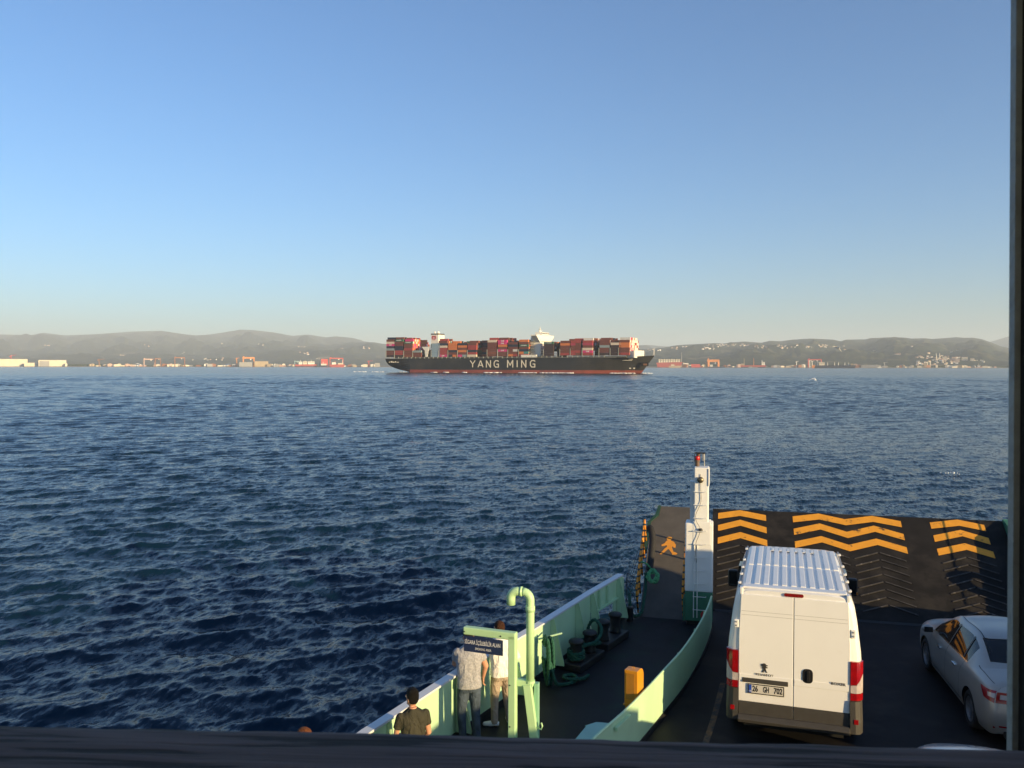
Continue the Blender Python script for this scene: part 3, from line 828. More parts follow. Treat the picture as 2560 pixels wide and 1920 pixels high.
def handrail(x, label, y0=WY0, ys=(0.12, 0.72, 1.32, 1.92, 2.5), rad=1.0):
    rt = empty('hand_rail', (x, y0, 0), label=label, cat='railing', group='striped rails of the boarding ramp')
    rt.rotation_euler = (R(34), 0, 0)
    hh = 0.82
    for y in ys:
        MB().tube([(0, y, 0.002), (0, y, hh)], 0.024*rad, 8).build('post', stripe, rt, smooth=True)
    MB().tube([(0, ys[0], hh), (0, ys[-1], hh)], 0.026*rad, 8).build('top_rail', stripe, rt, smooth=True)
    MB().tube([(0.0, ys[0], hh*0.52), (0.0, ys[-1], hh*0.52)], 0.022*rad, 8).build('middle_rail', stripe, rt, smooth=True)
    return rt
hr1 = handrail(-2.03, 'black and orange striped hand rail on the sea side of the boarding ramp')
hr3 = handrail(7.30, 'striped hand rail along the outer edge of the car ramp, behind the post', RY0, (0.2, 3.4), 0.6)
hr2 = handrail(-0.955, 'black and orange striped hand rail beside the white mast')
# dark sausage fender lashed to the rail
def ramp_pt(x, y, z):
    return Vector((x, WY0 + y*C34 - z*S34, y*S34 + z*C34))
fend = [ramp_pt(-1.93, 2.35, 0.60), ramp_pt(-1.86, 2.30, 0.68), ramp_pt(-1.80, 2.05, 0.62), ramp_pt(-1.79, 1.7, 0.55), ramp_pt(-1.80, 1.35, 0.48), ramp_pt(-1.82, 1.1, 0.42)]
o = MB().tube(catmull(fend, 5), [0.05] + [0.085]*24 + [0.05], 12).build('sausage_fender', rubber, smooth=True); tag(o, 'long dark fender slung along the sea side rail of the boarding ramp', 'fender')
cl = [ramp_pt(-1.72 + (0.11 + 0.035*math.sin(0.23*k))*math.cos(a), 0.92 + (0.15 + 0.04*math.sin(0.31*k + 1))*math.sin(a), 0.42 + 0.035*math.cos(1.7*k) + 0.02*math.sin(0.5*k)) for k, a in enumerate([i*0.5 for i in range(76)])]
o = strands(cl, 0.027, 'rope_coil', rope_light); tag(o, 'coil of bright green rope on the boarding ramp rail', 'rope')
# the coil's hitch to the rail
hitch = [ramp_pt(-1.75, 1.1, 0.44), ramp_pt(-1.86, 1.16, 0.56), ramp_pt(-1.98, 1.18, 0.62), ramp_pt(-2.03, 1.14, 0.66)]
o = strands(hitch, 0.022, 'rope_hitch', rope_light); tag(o, 'short green rope tying the coil to the sea side rail', 'rope')
dr = [ramp_pt(-1.90, 1.0, 0.45), ramp_pt(-1.88, 0.7, 0.28), ramp_pt(-1.90, 0.4, 0.20), (-1.93, 20.0, 0.14), (-2.02, 19.86, 0.06), (-2.14, 19.8, 0.10), (-2.20, 19.86, 0.35), (-2.24, 20.1, 0.5)]
o = strands(dr, 0.036, 'ramp_rope', rope_mat); tag(o, 'thick green rope running down the edge of the boarding ramp', 'rope')
# safety net between bulwark end and ramp rail
net = MB(); cs = [Vector((-2.30, 19.86, 0.95)), ramp_pt(-2.03, 1.7, 0.80), ramp_pt(-2.05, 0.0, 0.02), Vector((-2.30, 19.86, 0.05))]
def bil(u, v): return (cs[0]*(1-u) + cs[1]*u)*(1-v) + (cs[3]*(1-u) + cs[2]*u)*v + Vector((-0.10*math.sin(u*math.pi), 0, -0.12*math.sin(u*math.pi)*(1-v)))
for k in range(-5, 9):
    for sgn in (1, -1):
        pts = []
        for q in range(9):
            u = q/8; v = (k/7 + sgn*u*0.7) if sgn > 0 else (k/7 + 0.35 - u*0.7)
            if 0 <= v <= 1: pts.append(bil(u, v))
        if len(pts) > 1: net.tube(pts, 0.0065, 4)
o = net.build('safety_net', black_steel, fix=False); tag(o, 'black knotted safety net between the bulwark end and the boarding ramp', 'net')
# black fairlead at the end of the bulwark
o = MB().lathe([(0.085, 0.006), (0.075, 0.05), (0.075, 0.30), (0.09, 0.33)], (-2.17, 19.62, 0), 14).build('fairlead_roller', black_steel, smooth=True); tag(o, 'small black roller post at the end of the bulwark', 'roller')

# --- upper deck: floor, roof, posts and the wooden hand rail in front of the viewer
over = M('upper_deck_white', (0.55, 0.57, 0.56), 0.5, var=0.06, vs=1)
X0, X1 = -5.0, 7.2
o = MB().box(((X0+X1)/2, -6.6, 4.28), (X1-X0, 15.4, 0.20)).build('upper_deck', over); tag(o, kind='structure')
o = MB().box(((X0+X1)/2, -6.6, 7.10), (X1-X0, 15.8, 0.16)).build('upper_deck_roof', over); tag(o, kind='structure')
o = MB().box(((X0+X1)/2, -14.2, 5.7), (X1-X0 - 0.4, 0.12, 2.62)).build('deckhouse_wall', over); tag(o, kind='structure')
# wooden rail: cracked, weathered plank on edge
wood = bpy.data.materials.new('weathered_rail_wood'); wood.use_nodes = True
nt = wood.node_tree; nd = nt.nodes; lk = nt.links; p = nd['Principled BSDF']
tc = nd.new('ShaderNodeTexCoord'); mp = nd.new('ShaderNodeMapping'); mp.inputs['Scale'].default_value = (1.3, 26, 26)
lk.new(tc.outputs['Object'], mp.inputs['Vector'])
n1 = nd.new('ShaderNodeTexNoise'); n1.inputs['Scale'].default_value = 2.2; n1.inputs['Detail'].default_value = 7; n1.inputs['Distortion'].default_value = 0.5
lk.new(mp.outputs['Vector'], n1.inputs['Vector'])
r1 = nd.new('ShaderNodeValToRGB'); e = r1.color_ramp.elements
e[0].position = 0.415; e[0].color = (0.006, 0.005, 0.005, 1); e[1].position = 0.46; e[1].color = (0.070, 0.060, 0.070, 1)
k_ = e.new(0.66); k_.color = (0.105, 0.090, 0.105, 1)
lk.new(n1.outputs['Fac'], r1.inputs['Fac'])
n2 = nd.new('ShaderNodeTexNoise'); n2.inputs['Scale'].default_value = 3; n2.inputs['Detail'].default_value = 8
lk.new(tc.outputs['Object'], n2.inputs['Vector'])
mx = nd.new('ShaderNodeMix'); mx.data_type = 'RGBA'; mx.blend_type = 'MULTIPLY'; mx.inputs['Factor'].default_value = 0.6
lk.new(r1.outputs['Color'], mx.inputs[6]); lk.new(n2.outputs['Color'], mx.inputs[7])
lk.new(r1.outputs['Color'], p.inputs['Base Color']); p.inputs['Roughness'].default_value = 0.75
bp = nd.new('ShaderNodeBump'); bp.inputs['Strength'].default_value = 0.8; bp.inputs['Distance'].default_value = 0.004
lk.new(n1.outputs['Fac'], bp.inputs['Height']); lk.new(bp.outputs['Normal'], p.inputs['Normal'])
def wood_rail():
    fb = vnoise(21)
    n = 260; xs = np.linspace(-2.6, 2.6, n)
    prof = [(0.0, -0.16), (0.0, -0.012), (-0.008, -0.003), (-0.02, 0.0), (-0.06, 0.001), (-0.12, 0.0), (-0.18, -0.001), (-0.20, -0.008), (-0.205, -0.16)]
    mb = MB(); P = []
    for (py_, pz_) in prof:
        row = []
        for x in xs:
            w = (float(fb(np.array(x*2.3 + 10), np.array(py_*6 + 3.0))) - 0.5)*0.010
            w2 = (float(fb(np.array(x*14 + 30), np.array(py_*30 + 9.0))) - 0.5)*0.004
            top = 1 if pz_ > -0.1 else 0
            row.append((x, py_ + (w + w2)*(1 if py_ > -0.05 else 0), pz_ + (w*0.5 + w2)*top))
        P.append(row)
    mb.grid(P)
    for i in (0, n-1): mb.add([P[k][i] for k in range(len(P))], [tuple(range(len(P)))])
    return mb
rail_d = 1.0
rz = PSI - R(3.35)
o = wood_rail().build('wooden_rail', wood, smooth=False)
c = from_rd(0.0, rail_d, EYE - 0.448*rail_d)
o.location = c; o.rotation_euler = (0, 0, rz)
tag(o, 'dark weathered wooden hand rail along the front of the upper deck', 'rail')
# steel post at the right, standing on the deck edge and carrying the roof
post_m = M('post_dark_grey_paint', (0.013, 0.014, 0.016), 0.6, spec=0.2, var=0.2, vs=8, bump=0.25, bs=60)
post_l = M('post_lit_edge', (0.27, 0.31, 0.33), 0.55, var=0.2, vs=20, bump=0.3, bs=90)
root = empty('roof_post', from_rd(0.706, 1.10, 4.38), PSI - R(3.35), 'dark grey steel roof post at the edge of the upper deck', 'post')
root.rotation_euler = (0, R(-0.5), PSI - R(3.35))
MB().box((0.085, 0, 1.32), (0.16, 0.10, 2.63)).build('shaft', post_m, root, bevel=0.008)
MB().box((0.001, 0.045, 1.32), (0.0085, 0.014, 2.60)).build('lit_edge_strip', post_l, root)  # the post's lighter, lit edge painted as a pale strip
# low front plating under the wooden rail
o = MB().box((0, 0, 0), (9.0, 0.04, 1.02)).build('upper_deck_front', over); o.location = from_rd(0, 0.93, 4.88); o.rotation_euler = (0, 0, rz); tag(o, kind='structure')
# ------------------------------------------------------------------ vehicles
glass_dark = M('car_glass', (0.012, 0.014, 0.016), 0.04, spec=0.4)
tyre_m = M('tyre_rubber', (0.014, 0.014, 0.014), 0.8, var=0.2, vs=10)
rim_m = M('alloy_rim', (0.42, 0.42, 0.43), 0.3, metal=0.85, var=0.1, vs=9)
well_m = M('wheel_well', (0.006, 0.006, 0.006), 0.9)
red_lamp = M('red_lamp_plastic', (0.28, 0.005, 0.008), 0.12, spec=0.6, coat=0.4, var=0.2, vs=14)
clear_lamp = M('clear_lamp_plastic', (0.46, 0.40, 0.38), 0.12, spec=0.6, coat=0.4, var=0.15, vs=14)
grey_plastic = M('grey_bumper_plastic', (0.048, 0.044, 0.039), 0.55, var=0.12, vs=6, bump=0.15, bs=200)
dark_plastic = M('black_plastic', (0.014, 0.014, 0.015), 0.4)
chrome = M('chrome', (0.75, 0.75, 0.75), 0.12, metal=1.0)
seam_m = M('panel_gap', (0.02, 0.02, 0.02), 0.8)

def wheel(root, x, y, r, w, side, spokes=5):
    wh = empty('wheel', (x, y, r)); wh.parent = root
    prof = [(r*0.66, -w/2), (r*0.93, -w/2), (r, -w*0.36), (r, w*0.36), (r*0.93, w/2), (r*0.66, w/2)]
    n = 28; mb = MB()
    P = [[(h, q*math.cos(2*math.pi*k/n), q*math.sin(2*math.pi*k/n)) for k in range(n)] for q, h in prof + [prof[0]]]
    mb.grid(P, wrap=True); mb.build('tyre', tyre_m, wh, smooth=True)
    mb = MB(); sx = side*w*0.30
    P = [[(h, q*math.cos(2*math.pi*k/n), q*math.sin(2*math.pi*k/n)) for k in range(n)] for q, h in [(r*0.665, side*w*0.46), (r*0.60, side*w*0.46), (r*0.57, side*w*0.15), (r*0.665, side*w*0.12), (r*0.665, side*w*0.46)]]
    mb.grid(P, wrap=True)
    for s in range(spokes):
        a = 2*math.pi*s/spokes + 0.3
        c, sn = math.cos(a), math.sin(a)
        t = Vector((0, -sn, c)); q = Vector((0, c, sn))
        pts = [q*(r*0.10) + t*r*0.10, q*(r*0.60) + t*r*0.15, q*(r*0.60) - t*r*0.15, q*(r*0.10) - t*r*0.10]
        mb.prism(pts, (side*w*0.22, 0, 0), (side*w*0.38, 0, 0))
    mb.lathe([(r*0.16, side*w*0.20), (r*0.16, side*w*0.40), (r*0.05, side*w*0.43)], (0, 0, 0), 14, 'X')
    mb.build('rim', rim_m, wh)
    MB().lathe([(r*0.56, side*w*0.02), (r*0.56, side*w*0.08)], (0, 0, 0), 20, 'X').build('brake_disc', well_m, wh)
    return wh

def cr(p0, p1, p2, p3, t):
    return 0.5*((2*p1) + (p2-p0)*t + (2*p0-5*p1+4*p2-p3)*t*t + (3*p1-p0-3*p2+p3)*t**3)
class Surf:
    """smooth patch through a grid of control points G[row][col] (numpy), Catmull-Rom both ways"""
    def __init__(self, G): self.G = np.array(G, float)
    def ev(self, u, v):
        G = self.G; nr, nc = G.shape[:2]
        def idx(t, n):
            i = min(int(math.floor(t)), n-2); i = max(i, 0); return i, t - i
        i, fu = idx(u, nr); j, fv = idx(v, nc)
        rows = []
        for a in (i-1, i, i+1, i+2):
            if a < 0: a_ = 2*G[0] - G[1]
            elif a >= nr: a_ = None
            R_ = G[min(max(a, 0), nr-1)]
            if a >= nr:
                R_ = G[nr-2].copy(); R_[:, 0] = -R_[:, 0]      # mirrored across the centreline
            c = [R_[min(max(b, 0), nc-1)] for b in (j-1, j, j+1, j+2)]
            rows.append(cr(c[0], c[1], c[2], c[3], fv))
        return Vector(cr(rows[0], rows[1], rows[2], rows[3], fu))
    def nrm(self, u, v):
        e = 0.02
        a = self.ev(min(u+e, self.G.shape[0]-1), v) - self.ev(max(u-e, 0), v)
        b = self.ev(u, min(v+e, self.G.shape[1]-1)) - self.ev(u, max(v-e, 0))
        n = a.cross(b)
        n = n.normalized() if n.length > 1e-9 else Vector((0, 0, 1))
        p = self.ev(u, v)
        if n.dot(Vector((p.x, 0, p.z - 0.6))) < 0 and abs(p.x) > 0.02: n = -n
        if abs(p.x) <= 0.02 and n.z < 0: n = -n
        return n
    def patch(self, corners, off, nu=6, nv=8, mirror=False):
        """a quad patch in (u, v) space, lifted off the surface"""
        (a, b, c, d) = corners; mb = MB(); P = []
        for i in range(nu+1):
            s = i/nu; row = []
            for k in range(nv+1):
                t = k/nv
                u = (a[0]*(1-t) + b[0]*t)*(1-s) + (d[0]*(1-t) + c[0]*t)*s
                v = (a[1]*(1-t) + b[1]*t)*(1-s) + (d[1]*(1-t) + c[1]*t)*s
                p = self.ev(u, v) + self.nrm(u, v)*off
                row.append((-p.x if mirror else p.x, p.y, p.z))
            P.append(row)
        mb.grid(P); return mb

def car_body(G, windows, arches, sub=8):
    """returns (body faces, {window: faces}) for the left half and its mirror"""
    S = Surf(G); nr, nc = S.G.shape[:2]
    NU, NV = (nr-1)*sub, (nc-1)*sub
    P = [[S.ev(i/sub, k/sub) for k in range(NV+1)] for i in range(NU+1)]
    kind = {}
    for i in range(NU):
        for k in range(NV):
            u, v = (i+0.5)/sub, (k+0.5)/sub
            kk = 'body'
            for wname, (u0, u1, v0, v1) in windows.items():
                if u0 < u < u1 and v0 < v < v1: kk = wname
            c = (P[i][k] + P[i+1][k] + P[i+1][k+1] + P[i][k+1])/4
            for (ay, az, ar) in arches:
                if abs(c.x) > 0.5 and (c.y-ay)**2 + (c.z-az)**2 < ar*ar and u < 3.4: kk = 'hole'
            kind[i, k] = kk
    # snap the arch rims to circles
    for i in range(NU+1):
        for k in range(NV+1):
            ks = {kind[a, b] for a in (i-1, i) for b in (k-1, k) if (a, b) in kind}
            if 'hole' in ks and len(ks) > 1:
                p = P[i][k]
                for (ay, az, ar) in arches:
                    q = Vector((p.y-ay, p.z-az))
                    if 0.5*ar < q.length < 1.6*ar:
                        q = q.normalized()*ar; p.y = ay+q.x; p.z = az+q.y
    out = {}
    for (i, k), kk in kind.items():
        if kk == 'hole': continue
        mb = out.setdefault(kk, MB())
        off = Vector((0, 0, 0))
        for sgn in (1, -1):
            q = []
            for (a, b) in ((i, k), (i+1, k), (i+1, k+1), (i, k+1)):
                p = P[a][b]
                if kk != 'body':
                    p = p - S.nrm(a/sub, b/sub)*0.007
                q.append((p.x*sgn, p.y, p.z))
            mb.add(q, [(0, 1, 2, 3)] if sgn > 0 else [(3, 2, 1, 0)])
    # caps
    body = out['body']
    for col in (0, NV):
        sgn = -1 if col == 0 else 1
        side = [P[i][col] for i in range(NU+1)]
        rows = side[:4*sub+1]
        top = side[4*sub:]
        grid = []
        for p in rows:
            grid.append([(p.x*f, p.y + sgn*0.07*(1-f*f), p.z) for f in np.linspace(-1, 1, 25)])
        tp = sorted(top, key=lambda p: abs(p.x)); tx = [abs(p.x) for p in tp]; ty = [p.y for p in tp]; tz = [p.z for p in tp]
        xe = abs(rows[-1].x)
        grid.append([(rows[-1].x*f, float(np.interp(abs(f)*xe, tx, ty)), float(np.interp(abs(f)*xe, tx, tz))) for f in np.linspace(-1, 1, 25)])
        body.grid(grid)
    return S, out

# rows: sill, lower side, widest, shoulder, belt, roof rail, roof edge, centreline; columns: tail to nose (x is the left half: negative)
def sedan_grid():
    C = [
     [(.70, .10, .27), (.79, .04, .42), (.81, .0, .60), (.79, .03, .80), (.74, .07, .96), (.60, .10, 1.03), (.34, .07, 1.05), (0, .04, 1.055)],
     [(.80, .22, .23), (.875, .18, .40), (.895, .16, .60), (.885, .17, .80), (.84, .19, .975), (.66, .22, 1.06), (.36, .21, 1.09), (0, .2, 1.095)],
     [(.85, .62, .22), (.90, .62, .40), (.908, .62, .60), (.90, .62, .80), (.855, .64, .985), (.67, .60, 1.09), (.37, .58, 1.12), (0, .56, 1.13)],
     [(.85, 1.00, .21), (.90, 1.0, .40), (.908, 1.0, .60), (.90, 1.0, .80), (.85, 1.0, .98), (.67, .80, 1.12), (.39, .74, 1.14), (0, .70, 1.15)],
     [(.85, 1.50, .21), (.90, 1.5, .40), (.908, 1.5, .60), (.90, 1.5, .79), (.855, 1.42, .965), (.60, 1.48, 1.375), (.42, 1.44, 1.415), (0, 1.40, 1.435)],
     [(.85, 2.25, .21), (.90, 2.25, .40), (.905, 2.25, .60), (.90, 2.25, .78), (.86, 2.2, .945), (.62, 2.18, 1.39), (.45, 2.17, 1.435), (0, 2.15, 1.455)],
     [(.85, 2.95, .21), (.895, 2.95, .40), (.90, 2.95, .59), (.895, 2.95, .77), (.86, 2.88, .925), (.61, 2.66, 1.345), (.45, 2.68, 1.390), (0, 2.72, 1.412)],
     [(.85, 3.45, .21), (.89, 3.45, .40), (.895, 3.45, .58), (.89, 3.45, .75), (.85, 3.42, .895), (.72, 3.48, .955), (.45, 3.60, .99), (0, 3.68, 1.0)],
     [(.83, 4.05, .21), (.88, 4.05, .38), (.885, 4.05, .56), (.875, 4.05, .70), (.81, 4.05, .82), (.66, 4.10, .875), (.40, 4.15, .90), (0, 4.2, .905)],
     [(.66, 4.44, .22), (.73, 4.50, .38), (.73, 4.52, .54), (.69, 4.48, .66), (.63, 4.44, .735), (.5, 4.50, .765), (.3, 4.55, .775), (0, 4.58, .775)]]
    return [[(-C[c][r][0], C[c][r][1], C[c][r][2]) for c in range(len(C))] for r in range(8)]

def make_sedan(name, label, loc, rz, paint, group=None, detail=True):
    root = empty(name, loc, rz, label, 'car', group)
    G = sedan_grid()
    arches = [(0.93, 0.31, 0.365), (3.63, 0.31, 0.365)]
    wins = {'side_window': (4.12, 4.90, 3.62, 6.62), 'rear_window': (5.2, 7.01, 3.1, 3.88), 'windshield': (5.2, 7.01, 6.12, 6.9)}
    S, parts = car_body(G, wins, arches)
    body = parts['body'].build('body', paint, root, smooth=True)
    for w in ('side_window', 'rear_window', 'windshield'):
        if w == 'side_window':
            # one mesh for each side
            for sgn in (1, -1):
                mb = MB(); src = parts[w]
                for q in src.f:
                    vv = [src.v[i] for i in q]
                    if vv[0][0]*sgn > 0: mb.add(vv, [(0, 1, 2, 3)])
                mb.build(w, glass_dark, root, smooth=True)
        else:
            parts[w].build(w, glass_dark, root, smooth=True)
    for y in (0.93, 3.63):
        for s in (-1, 1):
            wheel(root, s*0.785, y, 0.315, 0.205, s)
            MB().lathe([(0.37, s*0.55), (0.37, s*0.86)], (0, y, 0.31), 20, 'X').build('wheel_well', well_m, root) if False else None
    # inner body block that closes the wheel housings and floor
    MB().box((0, 2.3, 0.34), (1.30, 3.9, 0.30)).build('underbody', well_m, root)
    if not detail: return root
    for mir in (False, True):
        # black window frame bars: B pillar and quarter pillar
        for v0 in (5.02, 4.02):
            S.patch([(4.10, v0), (4.10, v0+0.07), (4.92, v0+0.07), (4.92, v0)], 0.002, 8, 2, mir).build('pillar', dark_plastic, root)
        S.patch([(4.08, 3.60), (4.08, 6.62), (4.13, 6.62), (4.13, 3.60)], 0.003, 2, 40, mir).build('window_trim', chrome, root, smooth=True)
        # door seams
        for v0, vt in ((5.02, 5.02), (3.95, 3.86), (6.55, 6.60)):
            S.patch([(0.75, v0), (0.75, v0+0.012), (4.05, vt+0.012), (4.05, vt)], 0.0015, 20, 1, mir).build('door_seam', seam_m, root)
        # tail lamp: red body with clear insert
        S.patch([(2.85, 0.05), (3.05, 1.15), (3.75, 1.55), (3.95, 0.05)], 0.008, 8, 10, mir).build('tail_light', red_lamp, root, smooth=True)
        S.patch([(3.25, 0.08), (3.30, 0.75), (3.62, 0.85), (3.66, 0.08)], 0.014, 5, 8, mir).build('reversing_light', clear_lamp, root, smooth=True)
        S.patch([(0.72, 0.02), (0.74, 0.32), (0.9, 0.3), (0.9, 0.02)], 0.006, 3, 5, mir).build('reflector', red_lamp, root, smooth=True)
        S.patch([(0.30, 3.7), (0.30, 6.5), (0.62, 6.5), (0.62, 3.7)], 0.012, 3, 30, mir).build('side_moulding', chrome if False else paint, root, smooth=True)
        S.patch([(0.66, 3.7), (0.66, 6.5), (0.70, 6.5), (0.70, 3.7)], 0.012, 1, 30, mir).build('moulding_trim', chrome, root, smooth=True)
        S.patch([(2.9, 8.35), (2.9, 9.0), (3.9, 9.0), (3.9, 8.35)], 0.006, 5, 8, mir).build('headlight', clear_lamp, root, smooth=True)
        sg = 1 if mir else -1
        for y in (1.72, 2.62):
            MB().box((sg*0.905, y, 0.80), (0.05, 0.19, 0.032)).build('door_handle', chrome, root, bevel=0.01)
        mr = MB().ball((sg*0.985, 3.12, 0.98), (0.105, 0.075, 0.075), 14, 9).build('mirror', paint, root, smooth=True)
        MB().box((sg*0.985, 3.052, 0.98), (0.155, 0.012, 0.10)).build('mirror_glass', clear_lamp if False else glass_dark, mr, bevel=0.004)
        MB().box((sg*0.885, 3.13, 0.955), (0.07, 0.05, 0.04)).build('mirror_arm', paint, mr)
        # black gutter between roof and side
        S.patch([(5.36, 3.4), (5.36, 6.3), (5.46, 6.3), (5.46, 3.4)], 0.002, 1, 40, mir).build('roof_seam', dark_plastic, root, smooth=True)
        S.patch([(4.55, 0.9), (4.55, 3.0), (4.60, 3.0), (4.60, 0.9)], 0.001, 1, 20, mir).build('boot_seam', seam_m, root)
    for sg in (-1, 1):
        def cap_grid(u0, u1, f0, f1, off):
            P = []
            for u in np.linspace(u0, u1, 6):
                p = S.ev(u, 0.0)
                P.append([(sg*abs(p.x)*f, p.y - 0.07*(1 - f*f) - off, p.z) for f in np.linspace(f0, f1, 9)])
            return MB().grid(P)
        tl = cap_grid(2.9, 3.85, 0.50, 0.995, 0.007).build('tail_light', red_lamp, root, smooth=True)
        cap_grid(3.22, 3.62, 0.52, 0.93, 0.012).build('reversing_light', clear_lamp, tl, smooth=True)
        cap_grid(0.85, 1.02, 0.62, 0.93, 0.007).build('reflector', red_lamp, root, smooth=True)
    MB().box((0, -0.052, 0.83), (0.60, 0.02, 0.05)).build('boot_chrome', chrome, root)
    MB().box((0, -0.075, 0.66), (0.52, 0.012, 0.11)).build('number_plate', M('plate_white', (0.7, 0.7, 0.68), 0.4), root)
    MB().box((0, 0.03, 0.28), (1.3, 0.14, 0.10)).build('lower_bumper', dark_plastic, root, bevel=0.02)
    return root

silver = M('silver_paint', (0.40, 0.385, 0.355), 0.34, metal=0.3, var=0.03, vs=4, coat=0.3)
pale_blue = M('pale_silver_paint', (0.52, 0.55, 0.58), 0.26, metal=0.35, var=0.02, vs=4, coat=0.6)
make_sedan('silver_car', 'silver four door saloon parked right of the white van', (4.90, 14.34, 0.004), R(2.0), silver)
make_sedan('pale_car', 'pale car whose roof shows just above the wooden rail', (3.36, 8.08, 0.004), R(1.0), pale_blue)

# ---------------- white panel van
def make_van(label, loc, rz):
    root = empty('panel_van', loc, rz, label, 'van')
    white = M('van_white_paint', (0.80, 0.79, 0.76), 0.30, var=0.02, vs=2, coat=0.35, dirt=(0.62, 0.58, 0.50), ds=1.6, dlo=0.62, dhi=0.95)
    prof = [(.34, .90), (.46, .985), (.80, 1.02), (1.25, 1.022), (1.60, 1.0), (2.05, .945), (2.28, .905), (2.40, .86), (2.455, .80), (2.475, .60), (2.48, 0)]
    H0 = 2.48
    st = [(0.0, -.075, 2.46, .0), (.035, -.03, 2.475, 0), (.10, -.005, 2.48, 0), (.22, 0, 2.48, 0), (1.2, 0, 2.48, 0), (2.4, 0, 2.48, 0), (3.3, 0, 2.47, 0), (3.75, -.02, 2.40, 0), (4.05, -.03, 2.22, 0), (4.55, -.04, 1.58, 0), (4.9, -.05, 1.32, 0), (5.2, -.10, 1.18, 0), (5.38, -.20, .98, 0)]
    arches = [(0.98, .34, .40), (4.42, .34, .40)]
    rows = []
    # refine stations and profile
    def fine(seq, m):
        a = np.array(seq, float); out = []
        for i in range(len(a)-1):
            for k in range(m):
                t = k/m
                out.append(a[i]*(1-t) + a[i+1]*t)
        out.append(a[-1]); return out
    sp = fine(prof, 3); stf = fine(st, 6)
    P = []
    for (z, hw) in sp:
        row = []
        for (y, dw, zt, _) in stf:
            f = (z - .34)/(H0 - .34)
            zz = .34 + f*(zt - .34)
            row.append(Vector((-max(hw + dw*min(1, hw/0.6), 0), y, zz)))
        P.append(row)
    hole = set()
    for i in range(len(P)-1):
        for k in range(len(P[0])-1):
            c = (P[i][k]+P[i+1][k]+P[i+1][k+1]+P[i][k+1])/4
            for (ay, az, ar) in arches:
                if abs(c.x) > .6 and (c.y-ay)**2+(c.z-az)**2 < ar*ar: hole.add((i, k))
    for i in range(len(P)):
        for k in range(len(P[0])):
            ks = [((a, b) in hole) for a in (i-1, i) for b in (k-1, k) if 0 <= a < len(P)-1 and 0 <= b < len(P[0])-1]
            if any(ks) and not all(ks):
                p = P[i][k]
                for (ay, az, ar) in arches:
                    q = Vector((p.y-ay, p.z-az))
                    if .4*ar < q.length < 1.7*ar: q = q.normalized()*ar; p.y = ay+q.x; p.z = az+q.y
    mb = MB()
    for i in range(len(P)-1):
        for k in range(len(P[0])-1):
            if (i, k) in hole: continue
            q = [P[i][k], P[i+1][k], P[i+1][k+1], P[i][k+1]]
            mb.add(q, [(0, 1, 2, 3)]); mb.add([(-p.x, p.y, p.z) for p in q], [(3, 2, 1, 0)])
    for col, s in ((0, -1), (len(P[0])-1, 1)):
        mb.grid([[(P[i][col].x*f, P[i][col].y + s*.0*(1-f*f), P[i][col].z) for f in np.linspace(-1, 1, 9)] for i in range(len(P))])
    body = mb.build('body', white, root, smooth=True)
    es = body.modifiers.new('split', 'EDGE_SPLIT'); es.split_angle = R(38)
    # rear doors
    yd = -0.016
    for s, nm in ((-1, 'left'), (1, 'right')):
        a, b = (-.835, -.004) if s < 0 else (.004, .835)
        at = (-.805, -.004) if s < 0 else (.004, .805)
        dr = MB()
        dr.prism([(a, 0, .655), (b, 0, .655), ((b if s < 0 else .835), 0, 1.7), (at[1], 0, 2.385), (at[0], 0, 2.385), ((-.835 if s < 0 else a), 0, 1.7)], (0, -.022, 0), (0, .03, 0))
        dob = dr.build('rear_door', white, root, bevel=.008)
        # upper panel step: shade of its two creases drawn as grey strips
        for z in (2.055, 2.115):
            MB().box(((at[0]+at[1])/2, -.0232, z), (abs(at[1]-at[0])-.02, .0012, .006)).build('crease_shade_line', M('door_crease_shade', (.42, .41, .38), .6), dob)
        for z, hh in ((1.13, .012),):
            MB().box(((a+b)/2, -.0265, 1.045), (abs(b-a)-.02, .009, .10)).build('pressed_panel', white, dob, bevel=.004)
        MB().prism([(a, 0, .415), (b, 0, .415), (b, 0, .650), (a, 0, .650)], (0, -.030, 0), (0, .02, 0)).build('kick_panel', grey_plastic, dob, bevel=.006)
        hx = s*.875
        hg = MB().box((hx, -.006, 1.90), (.075, .05, .13)).build('hinge', white, dob, bevel=.012)
        for q in (-.03, .03):
            MB().lathe([(.014, -.037), (.014, -.031)], (hx, 0, 1.90+q), 10, 'Y').build('hinge_bolt', galv, hg)
        MB().box((hx, -.012, .80), (.06, .045, .09)).build('hinge', white, dob, bevel=.01)
    MB().box((0, -.006, 1.52), (.008, .02, 1.72)).build('door_gap', seam_m, root)
    # handle on the right door
    hd = MB(); n = 20
    def rr(w, h, r):
        out = []
        for cx, cz, a0 in ((w/2-r, h/2-r, 0), (-w/2+r, h/2-r, 90), (-w/2+r, -h/2+r, 180), (w/2-r, -h/2+r, 270)):
            for k in range(5):
                a = R(a0 + k*22.5); out.append((cx + r*math.cos(a), 0, cz + r*math.sin(a)))
        return out
    hob = MB().prism([(x+.215, y, z+1.17) for x, y, z in rr(.155, .225, .06)], (0, -.034, 0), (0, -.020, 0)).build('door_handle', dark_plastic, root, bevel=.004)
    MB().prism([(x+.225, y, z+1.17) for x, y, z in rr(.05, .17, .024)], (0, -.052, 0), (0, -.035, 0)).build('grip', dark_plastic, hob, bevel=.006)
    # emblem: rearing heraldic animal outline, lettering, plate
    em = M('emblem_metal', (.10, .095, .085), .3, metal=.6)
